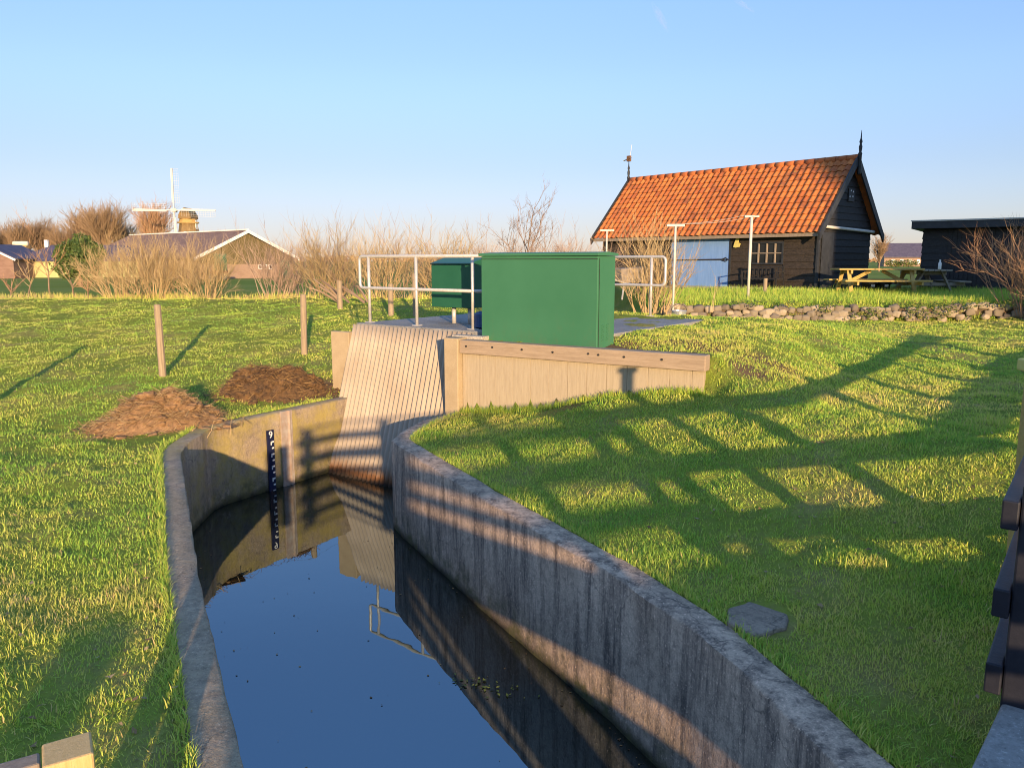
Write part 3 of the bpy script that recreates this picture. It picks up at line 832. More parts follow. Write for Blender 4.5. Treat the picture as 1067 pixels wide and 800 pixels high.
# heaps of reed straw
def heap(label, c, rx, ry, hh, mat, seed, nst, rz, smat):
    rr = random.Random(seed); n = 34
    h = thing('straw_heap', label, 'heap', (c[0], c[1], 0), rz)
    vs = []; fs = []
    ca, sa = math.cos(rz), math.sin(rz)
    def hz(a, b):
        q = max(0, 1 - a * a - b * b)
        f = .5 + .9 * (mnoise.noise(Vector((a * 2.2 + seed, b * 2.2, 0))) * .6 + mnoise.noise(Vector((a * 6, b * 6 + seed, 2))) * .3)
        return hh * q ** .8 * (f + .45) + .03 * mnoise.noise(Vector((a * 15, b * 15, seed)))
    def zz(a, b):
        x, y = a * rx, b * ry
        return float(ground_h(c[0] + ca * x - sa * y, c[1] + sa * x + ca * y)) + hz(a, b) - .02
    for i in range(n + 1):
        for j in range(n + 1):
            a = -1.05 + 2.1 * i / n; b = -1.05 + 2.1 * j / n
            vs.append((a * rx, b * ry, zz(a, b)))
    for i in range(n):
        for j in range(n):
            q = i * (n + 1) + j; fs.append((q, q + n + 1, q + n + 2, q + 1))
    mb = MB(); mb.add(vs, fs)
    for k in range(260):
        a = rr.gauss(0, .62); b = rr.gauss(0, .62)
        if a * a + b * b > 1.7: continue
        mb.stone((a * rx, b * ry, zz(max(-1.05, min(1.05, a)), max(-1.05, min(1.05, b))) + .005), rr.choice((.008, .014, .022, .035, .05)), k + seed * 100, (1.2, 1, .75), amp=.6, n=3)
    mb.build('mound', mat, h, smooth=True)
    mb = MB()
    for k in range(nst):
        a = rr.gauss(0, .58); b = rr.gauss(0, .58)
        if a * a + b * b > 1.9: continue
        x, y = a * rx, b * ry; z = zz(max(-1.05, min(1.05, a)), max(-1.05, min(1.05, b)))
        th = rr.gauss(.5, .9); L = rr.uniform(.05, .34); el = rr.gauss(.05, .35)
        d = Vector((math.cos(th) * math.cos(el), math.sin(th) * math.cos(el), math.sin(el))) * L / 2
        p = Vector((x, y, z + .012)); r_ = rr.uniform(.0018, .0042)
        m_ = p + Vector((rr.gauss(0, .01), rr.gauss(0, .01), rr.gauss(.008, .01)))
        mb.tube([p - d, m_, p + d], [r_, r_, r_ * .5], 3, col=rr.random())
    o = mb.build('straws', smat, h, tint=True); tag(o, kind='stuff')
M['straws'] = tint_mat('loose straws', [(0, (.15, .08, .035)), (.45, (.36, .22, .10)), (1, (.62, .44, .22))], .8, 6, bmp=0)
M['straws_dark'] = tint_mat('dark roots and straw', [(0, (.05, .03, .018)), (.5, (.20, .11, .05)), (1, (.52, .32, .12))], .8, 6, bmp=0)
heap('broad heap of orange reed straw behind the corner of the mossy wall', (-4.35, 9.35), .80, .46, .35, M['straw'], 3, 2300, .5, M['straws'])
heap('dark ragged heap of peat and straw above the staff gauge', (-3.5, 11.3), .85, .46, .32, M['peat'], 8, 1700, .75, M['straws_dark'])

# ------------------------------------------------------------------ bridge deck with black fences
br = thing('footbridge', 'concrete footbridge the picture is taken from, its grey edge in the corner', 'bridge', (DP.x, DP.y, 0), math.atan2(DK.y, DK.x))
mb = MB(); mb.bb(-7, 6, -2.75, 0, .17, .35); mb.build('deck', M['deck'], br, bevel=.015)
mb = MB(); mb.bb(-5.2, 1.2, -2.72, -2.62, -1.6, -.06); mb.build('shade_board', M['greypost'], br)  # unseen board added under the deck to narrow the sun slot on the wall
for a in (-6.2, 3.2):
    mb = MB(); mb.bb(a, a + .35, -2.7, -.1, -1.7, .168); mb.build('support', M['deck'], br)
def rail_fence(name, label, p0, L, rails, posts, ptop, pbot, side, ph=.1, ang=None):
    f = thing(name, label, 'fence', (p0[0], p0[1], 0), math.atan2(DK.y, DK.x) if ang is None else ang)
    for (za, zb, t_) in rails:
        mb = MB(); mb.bb(0, L, side * .0 + (-t_ if side < 0 else .0), (0 if side < 0 else t_), za, zb); mb.build('rail', M['fence_black'], f, bevel=.006)
    for x in posts:
        y0 = .002 if side < 0 else -ph - .002
        mb = MB(); mb.bb(x, x + ph, y0, y0 + ph, pbot, ptop); mb.build('post', M['fence_black'], f, bevel=.008)
    return f
# near fence: starts at the edge of the picture and runs away from it; rails on the lawn side
q = Vector((1.835, 2.69))
rail_fence('rail_fence', 'black three rail fence beside the lawn at the edge of the picture', q, 10.5, [(1.03, 1.14, .055), (.69, .80, .055), (.385, .505, .055)], [.02, 1.7, 3.2, 4.6, 6.1, 7.6, 9.1, 10.38], 1.20, .0, 1, .11, math.atan2(.793, .609))
q2 = DP + DK * -4.9 + DN * 2.55  # unseen fence added behind the viewer, rails spaced to stripe walls and lawn
rail_fence('shadow_fence', 'unseen tall black plank fence behind the viewer, added to cast the shadow stripes', q2, 4.05, [(1.60, 1.64, .05), (1.375, 1.50, .05), (1.105, 1.27, .05), (.905, 1.01, .05), (.665, .80, .05), (.40, .57, .05)], [.05, 1.35, 2.65, 3.95], 1.60, .35, 1, .12)
mb = MB(); mb.bb(-.11, .11, -.11, .11, -.1, 1.06); mb.bb(-.135, .135, -.135, .135, 1.06, 1.12)
q3 = DP + DK * -5.79 + DN * 2.50  # added pillar, out of view, casts the shadow strip on the left grass
o = mb.build('shadow_pillar', M['pale_conc'], bevel=.015, loc=(q3.x, q3.y, 0), rz=math.atan2(DK.y, DK.x)); tag(o, 'unseen square concrete pillar with a flat cap, added to cast a shadow strip on the meadow', 'pillar')
# lichen covered post just outside the fence
po = thing('boundary_post', 'yellow green lichened post top behind the black rail fence', 'post', (2.505, 3.62, .2))
mb = MB(); mb.bb(-.05, .05, -.05, .05, 0, 1.28); mb.build('shaft', M['table'], po, bevel=.008)
mb = MB(); mb.bb(-.075, .075, -.075, .075, 1.282, 1.34); mb.build('cap', M['yellow'], po, bevel=.008)
# sawn post and grey plank at the bottom left
lf = thing('sawn_post', 'freshly sawn yellow square post top at the bottom edge of the picture', 'post', (-1.17, 1.86, 0), .55)
mb = MB(); mb.bb(-.058, .058, -.058, .058, -.1, .735); mb.build('shaft', M['newpost'], lf, bevel=.006)
lf = thing('grey_post', 'grey weathered plank end low beside the sawn yellow post', 'post', (-1.325, 1.88, 0), .55)
mb = MB(); mb.bb(-.055, .055, -.03, .03, -.1, .675); mb.build('shaft', M['greypost'], lf, bevel=.006)
# a mooring stub in the water
mb = MB(); mb.tube([(0, 0, -.6), (0, 0, .10)], .05, 12); o = mb.build('mooring_stub', M['darksteel'], loc=(-.78, 2.72, -1.02)); tag(o, 'short dark pipe stub in the water against the near wall', 'pipe')

# floating weed
mb = MB()
for i in range(46):
    a = R.gauss(0, .17); b = R.gauss(0, .05); th = R.uniform(0, 6.28); s_ = R.uniform(.008, .022)
    p = Vector((a, b, .004 + R.uniform(0, .006)))
    mb.add([p + Vector((math.cos(th + k * 1.57) * s_ * (1 if k % 2 else .5), math.sin(th + k * 1.57) * s_ * (1 if k % 2 else .5), R.uniform(0, .005))) for k in range(4)], [(0, 1, 2, 3)], R.random())
o = mb.build('floating_weed', M['ivy'], loc=(-.17, 5.15, -1.02), rz=-.3, tint=True); tag(o, 'small raft of duckweed floating on the channel', 'weed', kind='stuff')

mb = MB()
for i in range(150):
    y = R.uniform(2.9, 8.5); f = R.random() ** 3.5; xl = float(np.interp(y, [-8.1, 2.81, 8.0], [4.6, -1.06, -3.5])); xr = float(np.interp(y, rinx, rinv))
    x = xr - .05 - f * (xr - xl) * .95 if R.random() < .7 else xl + .05 + f
    th = R.uniform(0, 6.28); s_ = R.uniform(.003, .012)
    mb.add([(x + math.cos(th + k * 1.57) * s_, y + math.sin(th + k * 1.57) * s_ * (.5 if k % 2 else 1), -1.017 + R.uniform(0, .003)) for k in range(4)], [(0, 1, 2, 3)], R.random())
o = mb.build('floating_debris', M['straws_dark'], tint=True); tag(o, 'specks of leaf and reed drifting on the dark water', 'debris', kind='stuff')

# ------------------------------------------------------------------ field fence on the left
ff = thing('wire_fence', 'old wooden post and wire fence crossing the sunny meadow', 'fence', (0, 0, 0))
FP = [(-6.95, 9.5, 1.12), (-5.52, 12.1, 1.13), (-3.72, 13.75, 1.06), (-2.3, 18.4, 1.0)]
tops = []
for i, (x, y, h) in enumerate(FP):
    z = float(ground_h(x, y)); lx = (.02, -.01, .03, 0)[i]
    mb = MB(); r = .056
    mb.tube([(x, y, z - .3), (x + lx * .5, y, z + h * .5), (x + lx, y, z + h - .02), (x + lx, y, z + h)], [r, r * .98, r * .95, r * .8], 9, col=.5)
    mb.build('fence_post', M['post'], ff, smooth=False)
    tops.append(Vector((x + lx, y, z)))
for k, zz in enumerate((.28, .55, .82, 1.0)):
    mb = MB()
    for a, b in zip(tops[:-1], tops[1:]):
        pts = [a.lerp(b, i / 8) + Vector((0, -.05, zz * (1.05) - .04 * math.sin(math.pi * i / 8))) for i in range(9)]
        mb.tube(pts, .0016, 4)
    mb.build('wire', M['wire'], ff)

# ------------------------------------------------------------------ stone wall and terrace plants
stw = thing('stone_wall', 'dry stone retaining wall of rounded stones below the tarred shed', 'wall', (0, 0, 0))
mb = MB(); L_ = 0
pp = resample(SW, .19); seed = 0
L_ = 0; pos = 0.0; n_ = 0
for row, zz in enumerate((.05, .155, .265)):
    k = R.uniform(0, .1)
    while k < len(pp) - 1.2:
        i = int(k); x = lerp(pp[i][0], pp[i + 1][0], k - i); y = lerp(pp[i][1], pp[i + 1][1], k - i); n_ += 1
        rr = R.uniform(.058, .10)
        zb = float(ground_h(x, y - .35))
        if R.random() > .08 + .25 * (x > 9):
            mb.stone((x, y + .05 * row + R.uniform(-.03, .03), zb + zz + R.uniform(-.03, .03)), rr, n_, (R.uniform(.95, 1.5), .8, R.uniform(.8, 1.05)), col=R.random() ** 1.2, amp=.32, n=4)
        k += rr * R.uniform(1.9, 2.5) / .19
mb.build('stones', M['stone'], stw, smooth=True, tint=True)
mb = MB()
for (a, b) in zip(SW[:-1], SW[1:]):
    mb.bar((a[0], a[1] + .22, .72), (b[0], b[1] + .22, .72), .2, .5)
mb.build('backing', M['soil'], stw)

def leafcloud(mb, c, rx, ry, rz_, n, s0, s1, rr, shell=.5):
    for i in range(n):
        while True:
            p = Vector((rr.uniform(-1, 1), rr.uniform(-1, 1), rr.uniform(-1, 1)))
            if p.length < 1 and p.length > shell * rr.random(): break
        k = 1 + .35 * mnoise.noise(p * 2.2 + Vector(c))
        q = Vector((c[0] + p.x * rx * k, c[1] + p.y * ry * k, c[2] + p.z * rz_ * k))
        a = Vector((rr.gauss(0, 1), rr.gauss(0, 1), rr.gauss(0, 1))).normalized(); b = a.orthogonal().normalized(); s_ = rr.uniform(s0, s1)
        mb.add([q - a * s_, q - b * s_ * .5, q + a * s_, q + b * s_ * .5], [(0, 1, 2, 3)], rr.random())
# ivy hanging on the shaded part of the wall
mb = MB(); rr = random.Random(5)
for i in range(3800):
    x = rr.uniform(3.6, 13.6); y = float(np.interp(x, swx, swy)) - rr.uniform(.04, .16); z = rr.uniform(.72, 1.16)
    a = Vector((rr.gauss(0, 1), rr.gauss(0, .6), rr.gauss(0, 1))).normalized(); b = a.orthogonal().normalized(); s_ = rr.uniform(.015, .04)
    if mnoise.noise(Vector((x * 1.4, z * 3, 0))) < -.12 + (11.0 - x) * .055: continue
    q = Vector((x, y, z)); mb.add([q - a * s_, q - b * s_ * .6, q + a * s_, q + b * s_ * .6], [(0, 1, 2, 3)], rr.random())
o = mb.build('creeping_ivy', M['ivy'], tint=True); tag(o, 'creeping plants overgrowing the shaded end of the stone wall', 'creeper', kind='stuff')

# ------------------------------------------------------------------ woody plants
def twig(mb, p, d, L, r, lvl, rr, spread=.5, gravity=0.0, nseg=4, kids=4, up=.15, sides=3):
    pts = [p.copy()]; rs = [r]; dd = d.copy(); q = p.copy()
    for i in range(nseg):
        dd = (dd + Vector((rr.gauss(0, .13), rr.gauss(0, .13), rr.gauss(0, .10) + up * .25 - gravity * (i / nseg)))).normalized()
        q = q + dd * (L / nseg); pts.append(q.copy()); rs.append(r * (1 - .75 * (i + 1) / nseg))
    mb.tube(pts, rs, sides, cap=False, col=rr.random() if lvl < 2 else .3 + .4 * rr.random())
    if lvl > 0:
        for k in range(kids):
            f = rr.uniform(.25, .95); i = min(nseg - 1, int(f * nseg)); a = pts[i].lerp(pts[i + 1], f * nseg - i)
            ax = (pts[i + 1] - pts[i]).normalized(); o_ = Vector((rr.gauss(0, 1), rr.gauss(0, 1), rr.gauss(.2, .8))); o_ = (o_ - ax * o_.dot(ax)).normalized()
            nd_ = (ax + o_ * spread * rr.uniform(.7, 1.4)).normalized()
            twig(mb, a, nd_, L * rr.uniform(.35, .6), max(r * .5, .0035), lvl - 1, rr, spread, gravity, 3, max(2, kids - 1), up, sides)
def shrub_mesh(seed, h, w, stems, kids, r0, up=.3, lvl=2, spread=.45, base=.35):
    rr = random.Random(seed); mb = MB()
    for i in range(stems):
        th = rr.uniform(0, 6.283); q = rr.random() ** .7; lean = q * w / h
        p = Vector((math.cos(th) * base * q, math.sin(th) * base * q * .8, -.05))
        d = Vector((math.cos(th) * lean, math.sin(th) * lean, 1)).normalized()
        twig(mb, p, d, h * rr.uniform(.65, 1.05) * (1 - .15 * q), r0 * rr.uniform(.7, 1.2), lvl, rr, spread, 0, 5, kids, up)
    return mb
def shrub(name, label, cat, mb, mat, loc, rz=0, s=1.0, group=None, part='branches'):
    t = thing(name, label, cat, loc, rz, group); t.scale = (s, s, s) if not hasattr(s, '__len__') else s
    mb.build(part, mat, t, tint=True); return t
HG = 'bare shrubs of the hedge behind the meadow'
protoA = shrub('bare_shrub', 'dense low golden willow shrub, first of the hedge beside the evergreen bush', 'shrub', shrub_mesh(1, 1.75, 1.5, 46, 6, .014, .25, 2, .5, .5), M['twig_gold'], (0, 0, 0), group=HG)
protoB = shrub('bare_shrub', 'b', 'shrub', shrub_mesh(2, 2.2, 1.6, 26, 6, .014, .25, 2, .5, .5), M['twig_pink'], (0, 0, 0), group=HG)
protoC = shrub('bare_shrub', 'c', 'shrub', shrub_mesh(3, 1.95, 1.6, 30, 6, .015, .3, 2, .5, .45), M['twig_gold'], (0, 0, 0), group=HG)
def px(u, y): return (u - 533.5) / 806 * (y * .9877 + .16)
HB = [  # pixel column, distance, proto, scale, label
    (128, 23.6, 'A', 1.0, None),
    (160, 23.2, 'A', 1.05, 'dense golden shrub at the foot of the brown barn roof, second of the hedge'),
    (192, 23.6, 'C', .85, 'golden bushy shrub below the windmill, third of the hedge'),
    (216, 23.0, 'A', .92, 'low golden shrub in front of the barn eave, fourth of the hedge'),
    (284, 23.4, 'B', .92, 'reddish vase shaped shrub in front of the right slope of the barn gable'),
    (318, 24.2, 'B', 1.0, 'tall reddish shrub behind the thick fence post nearest the railing'),
    (345, 23.2, 'C', 1.0, 'golden shrub just beside the rounded end of the railing'),
    (376, 24.4, 'B', 1.02, 'reddish shrub seen behind the first railing post'),
    (400, 22.8, 'C', .98, 'golden shrub seen between the first and second railing posts'),
    (428, 24.0, 'B', .98, 'reddish shrub rising behind the second railing post'),
    (462, 23.2, 'C', .95, 'golden shrub directly behind the small control cabinet'),
    (498, 24.6, 'B', 1.0, 'reddish shrub rising behind the left edge of the large green cabinet'),
    (522, 23.4, 'B', .95, 'greyish shrub behind the middle of the large green cabinet top'),
    (565, 24.2, 'B', 1.0, 'greyish shrub just beyond the dark bare spreading tree'),
    (612, 23.8, 'B', .92, 'low greyish shrub touching the lower corner of the tiled roof'),
    (590, 25.5, 'B', 1.05, 'thin reddish shrub between the large cabinet and the tiled roof'),
]
first = set()
for u, y, k, s, lab in HB:
    pr_ = {'A': protoA, 'B': protoB, 'C': protoC}[k]; x = px(u, y); z = float(ground_h(x, y)) - .03
    if k not in first:
        first.add(k); o = pr_; o.location = (x, y, z); o.scale = (s, s, s)
        if lab: o['label'] = lab
    else:
        o = dup(pr_, (x, y, z), R.uniform(0, 6.28), (s * R.uniform(.9, 1.1), s, s * R.uniform(.95, 1.06)), lab, HG)
# larger bare tree behind the big cabinet
def bare_tree(name, label, loc, h, seed, mat, bmat, spread=.55, kids=5, r=.07, limbs=9, group=None, rz=0, s=1.0, rmin=None, trunk=.35):
    rr = random.Random(seed); t = thing(name, label, 'tree', loc, rz, group); t.scale = (s, s, s)
    mb = MB(); pts = [(0, 0, -.2), (rr.gauss(0, .02) * h, rr.gauss(0, .02) * h, h * trunk * .5), (rr.gauss(0, .03) * h, rr.gauss(0, .03) * h, h * trunk), (rr.gauss(0, .04) * h, rr.gauss(0, .04) * h, h * .8)]
    mb.tube(pts, [r, r * .85, r * .7, r * .15], 7); mb.build('trunk', bmat, t, smooth=True)
    mb = MB(); top = Vector(pts[2])
    for i in range(limbs):
        f = rr.uniform(.35, 1.0); a = Vector(pts[1]).lerp(top, f) if rr.random() < .6 else top.lerp(Vector(pts[3]), rr.random() * .7)
        th = i / limbs * 6.283 + rr.gauss(0, .3)
        d = Vector((math.cos(th), math.sin(th), rr.uniform(.5, 1.6))).normalized()
        twig(mb, a, d, h * rr.uniform(.38, .6), r * .42, 3 if kids > 4 else 2, rr, spread, 0, 5, kids, .35, 3)
    mb.build('crown', mat, t, tint=True); return t
x = px(548, 26); bare_tree('bare_tree', 'dark bare spreading tree rising behind the top edge of the large green cabinet', (x, 26, .4), 3.3, 12, M['twig_grey'], M['bark'], .6, 5, .05, 10)
# saplings on the left
sp_ = None
for i, (u, y, h, lab) in enumerate(((12, 24, .9, 'short pale sapling at the picture edge in front of the farm'), (30, 24.5, 1.5, 'slender tall sapling in front of the pale yellow farm wall'),
                                 (52, 24, 2.1, 'tallest slender bare sapling, in front of the dark blue roof'), (75, 23.6, 1.1, 'small leaning sapling below the evergreen bush'), (92, 23.6, .9, 'short twiggy sapling beside the golden hedge'))):
    bare_tree('sapling', lab, (px(u, y), y, float(ground_h(px(u, y), y))), h, 40 + i, M['twig_gold'] if i % 2 else M['twig_red'], M['bark'], .35, 3, .03, 9, 'slender saplings before the farm', trunk=.45)
# twiggy bush in front of the shed
x = px(680, 15.9); shrub('shed_bush', 'tall golden bare bush behind the railing end in front of the shed', 'bush', shrub_mesh(21, 1.8, .62, 44, 5, .012, .35, 2, .4, .28), M['twig_gold'], (x, 16.0, .72))
x = px(742, 16.6); shrub('twig_shoot', 'single thin forked shoot growing out of the stone wall', 'shoot', shrub_mesh(23, .95, .2, 2, 4, .010, .4, 1, .5, .05), M['twig_gold'], (x, 16.75, .95))
# shrub at the right edge
shrub('thorny_shrub', 'reddish twiggy shrub at the picture edge in front of the black shed', 'shrub', shrub_mesh(25, 1.75, 1.5, 60, 6, .013, .2, 2, .55, .4), M['twig_red'], (11.25, 16.9, .85))
# leaning cut branches by the hedge
bp = MB(); rr = random.Random(4)
for i in range(9):
    a = Vector((rr.uniform(-.6, .3), rr.uniform(-.3, .3), .05)); b = a + Vector((rr.uniform(-.9, -.2), rr.gauss(0, .2), rr.uniform(.25, .7)))
    bp.tube([a, (a + b) / 2 + Vector((0, 0, .04)), b], [.03, .026, .015], 6, col=rr.random())
o = bp.build('branch_pile', M['twig_grey'], loc=(px(374, 20.5), 20.5, float(ground_h(px(374, 20.5), 20.5))), tint=True); tag(o, 'small pile of cut branches leaning in the grass left of the railing', 'branch pile')
for i, (u, y, h, lab) in enumerate(((407, 18.5, .75, 'lit square wooden stake in the grass behind the railing'), (354, 19.5, .7, 'thin grey stake in the grass left of the railing'))):
    x = px(u, y); mb = MB(); mb.tube([(0, 0, -.2), (.01, 0, h)], [.07, .06], 8)
    o = mb.build('wooden_stake', M['post'], loc=(x, y, float(ground_h(x, y)))); tag(o, lab, 'stake')

# ------------------------------------------------------------------ the tarred shed
SA = rad(-48.5); K = (8.55, 22.0); SL, SWd = 8.0, 3.25
sh = thing('tarred_shed', 'black tarred wooden shed with an orange pantile roof', 'shed', (K[0], K[1], 1.1), SA)
# local: x along the front (0 at the near corner, negative to the far end), y into the shed
EZ, RZ = 1.98, 3.80; OH, OE = .22, .26; slope = (RZ - EZ) / (SWd / 2)
def boards(mb, p0, p1, z0, z1, out, bh=.19, t=.028, gaps=()):
    z = z0; a = Vector(p0); b = Vector(p1); d = (b - a).normalized(); o_ = Vector(out)
    while z < z1 - .01:
        h = min(bh, z1 - z)
        spans = [(0, (b - a).length)]
        for (g0, g1, gz0, gz1) in gaps:
            if z + h > gz0 and z < gz1:
                ns = []
                for s0, s1 in spans:
                    if g0 > s0: ns.append((s0, min(g0, s1)))
                    if g1 < s1: ns.append((max(g1, s0), s1))
                spans = [q for q in ns if q[1] - q[0] > .02]
        for s0, s1 in spans:
            A = a + d * s0; B = a + d * s1; k = t + R.uniform(-.003, .003)
            lo = o_ * k; hi = o_ * .006
            vs = [A + Vector((0, 0, z)), B + Vector((0, 0, z)), B + lo + Vector((0, 0, z)), A + lo + Vector((0, 0, z)),
                  A + Vector((0, 0, z + h)), B + Vector((0, 0, z + h)), B + hi + Vector((0, 0, z + h)), A + hi + Vector((0, 0, z + h))]
            mb.add(vs, [(0, 3, 2, 1), (4, 5, 6, 7), (0, 1, 5, 4), (2, 3, 7, 6), (1, 2, 6, 5), (3, 0, 4, 7)])
        z += h
DX0, DX1, DZ1 = -5.0, -2.80, 1.62        # blue door
WX0, WX1, WZ0, WZ1 = -2.08, -1.0, .80, 1.46
mb = MB(); boards(mb, (-SL, 0, 0), (0, 0, 0), .12, EZ, (0, -1, 0), gaps=((SL + DX0, SL + DX1, -1, DZ1), (SL + WX0, SL + WX1, WZ0, WZ1)))
mb.bb(-SL + .01, DX0, .002, .06, .0, EZ); mb.bb(DX1, WX0, .002, .06, 0, EZ); mb.bb(WX1, -.01, .002, .06, 0, EZ)
mb.bb(WX0, WX1, .002, .06, 0, WZ0); mb.bb(WX0, WX1, .002, .06, WZ1, EZ); mb.bb(DX0, DX1, .002, .06, DZ1, EZ)
mb.build('front_wall', M['tar_lit'], sh)
# gable near end (clapboards clipped to the gable by height)
mb = MB(); z = .0; bh = .19
while z < RZ - .12:
    h = min(bh, RZ - .1 - z)
    def span(zz):
        if zz <= EZ: return 0, SWd
        q = (zz - EZ) / slope; return q, SWd - q
    a0, a1 = span(z); b0, b1 = span(z + h)
    k = .028 + R.uniform(-.004, .004)
    vs = [(0, a0, z), (0, a1, z), (k, a1, z), (k, a0, z), (0, b0, z + h), (0, b1, z + h), (.006, b1, z + h), (.006, b0, z + h)]
    mb.add(vs, [(0, 1, 2, 3), (7, 6, 5, 4), (4, 5, 1, 0), (3, 2, 6, 7), (2, 1, 5, 6), (0, 3, 7, 4)])
    z += h
mb.build('gable_wall', M['tar'], sh)
mb = MB(); mb.extr([(0, 0), (SWd, 0), (SWd, EZ), (SWd / 2, RZ - .08), (0, EZ)], lambda p, q: (-SL, p, q), (.06, 0, 0)); mb.bb(-SL, 0, SWd - .06, SWd, 0, EZ)
mb.build('rear_wall', M['tar'], sh)
mb = MB(); mb.bb(-SL - .02, .04, -.035, .03, -.1, .12); mb.build('plinth', M['deck'], sh)
mb = MB(); mb.bb(.005, .06, -.06, .04, 0, EZ - .02); mb.build('corner_board', M['barge'], sh)
# pantile roof
def pantiles(side):
    mb = MB(); tw_, rows = .205, 12; ncol = int((SL + 2 * OH) / tw_)
    ez = EZ - OE * slope; sl = math.hypot(SWd / 2 + OE, RZ - ez); L0 = sl / rows
    def P(a, t, off):   # a along, t distance up slope
        f = t / sl; y = lerp(-OE, SWd / 2, f); z = lerp(ez, RZ, f)
        ny = -(RZ - ez) / sl; nz = (SWd / 2 + OE) / sl
        y += ny * off; z += nz * off
        if side: y = SWd - y
        return (-SL - OH + a, y, z)
    prof = [0, .012, .030, .042, .040, .022, .006, .0]
    for r in range(rows):
        for c in range(ncol):
            jt = R.uniform(-.008, .008); jo = R.uniform(-.003, .004); cc = R.random()
            vs = []
            k = len(prof)
            for q in range(k):
                a = (c + q / (k - 1)) * tw_
                vs.append(P(a, r * L0 - .05 + jt, prof[q] + .052 + jo - .012)); vs.append(P(a, r * L0 - .05 + jt, prof[q] + .052 + jo)); vs.append(P(a, (r + 1) * L0 - .01, prof[q] + .022 + jo))
            fs = []
            for q in range(k - 1):
                fs += [(q * 3, q * 3 + 3, q * 3 + 4, q * 3 + 1), (q * 3 + 1, q * 3 + 4, q * 3 + 5, q * 3 + 2)]
            mb.add(vs, fs, cc)
    # underside boarding
    vs = [P(.02, .02, 0), P(SL + 2 * OH - .02, .02, 0), P(SL + 2 * OH - .02, sl - .02, 0), P(.02, sl - .02, 0)]
    mb.add(vs, [(0, 1, 2, 3)], .1)
    return mb
rf = pantiles(0).build('roof', M['tile'], sh, tint=True, smooth=False); 
rb = pantiles(1).build('roof', M['tile'], sh, tint=True)
mb = MB(); nr = 26
for i in range(nr):
    x0 = -SL - OH + (SL + 2 * OH) * i / nr; x1 = x0 + (SL + 2 * OH) / nr + .02
    mb.tube([(x0, SWd / 2, RZ + .02), (x1, SWd / 2, RZ + .012)], [.10, .115], 10, col=R.uniform(0, .35))
mb.build('ridge_tiles', M['tile'], rf, tint=True, smooth=True)
# barge boards with finials
for xx, nm in ((OH + .0, 1), (-SL - OH - .035, 0)):
    for sgn in (0, 1):
        ez = EZ - OE * slope
        mb = MB(); f = (lambda y: SWd - y) if sgn else (lambda y: y)
        mb.extr([(f(-OE - .12), ez - .22), (f(-OE - .16), ez - .02), (f(SWd / 2), RZ + .14), (f(SWd / 2), RZ - .16)], lambda p, q: (xx, p, q), (.04, 0, 0))
        mb.build('barge_board', M['barge'], sh)
    mb = MB(); mb.lathe([(.035, -.45), (.05, -.42), (.05, .1), (.06, .13), (.035, .18), (.045, .26), (.05, .32), (.028, .40), (.045, .46), (.02, .55), (.006, .78)], (xx + (.06 if nm else -.02), SWd / 2, RZ), 10)
    fi = mb.build('finial', M['barge'], sh, smooth=True)
    if not nm:
        mb = MB(); c = Vector((xx - .02, SWd / 2, RZ + .78)); mb.bb(c.x - .07, c.x + .07, c.y - .05, c.y + .05, c.z - .08, c.z + .12); mb.build('vane_box', M['rust'], fi)
        mb = MB(); mb.bar(c + Vector((-.28, .2, 0)), c + Vector((.3, -.2, .03)), .016, .016); mb.bar(c + Vector((.05, 0, .1)), c + Vector((.12, 0, .5)), .012, .012); mb.bar(c + Vector((-.33, .1, -.02)), c + Vector((-.05, .02, .02)), .06, .02)
        mb.build('vane_arm', M['white'], fi)
# eave gutter board
mb = MB(); mb.bb(-SL - OH + .02, OH - .02, -OE - .03, -OE + .05, EZ - OE * slope - .11, EZ - OE * slope - .01); mb.build('eave_board', M['greypost'], sh)
mb = MB(); mb.bb(DX0 - .3, -.0, -.032, -.001 - .03 + .028, EZ - .30, EZ - .20); mb.build('lintel', M['barge'], sh)
# blue door
mb = MB()
nb = 9
for i in range(nb):
    w = (DX1 - DX0) / nb; mb.bb(DX0 + i * w + .002, DX0 + (i + 1) * w - .002, -.03, .0, .12, .93); mb.bb(DX0 + i * w + .002, DX0 + (i + 1) * w - .002, -.03, .0, .95, DZ1)
dr = mb.build('door', M['door_blue'], sh, bevel=.003)
for xx in (DX0 + .05, ):
    mb = MB(); mb.bar((DX0 + .02, -.04, .93), (DX1 - .15, -.04, .95), .016, .045, (0, 0, 1)); mb.tube([(DX1 - .28, -.045, .94), (DX1 - .12, -.045, 1.0), (DX1 - .02, -.045, .95), (DX1 - .12, -.045, .89), (DX1 - .28, -.045, .94)], .016, 6); mb.build('strap_hinge', M['darksteel'], dr)
mb = MB(); mb.bb(DX1 - .012, DX1 + .06, -.04, .03, .1, DZ1 + .0); mb.bb(DX0 - .06, DX0 + .012, -.04, .03, .1, DZ1); mb.bb(DX0 + .013, DX1 - .013, -.041, .03, DZ1 + .001, DZ1 + .06); mb.build('door_frame', M['barge'], sh)
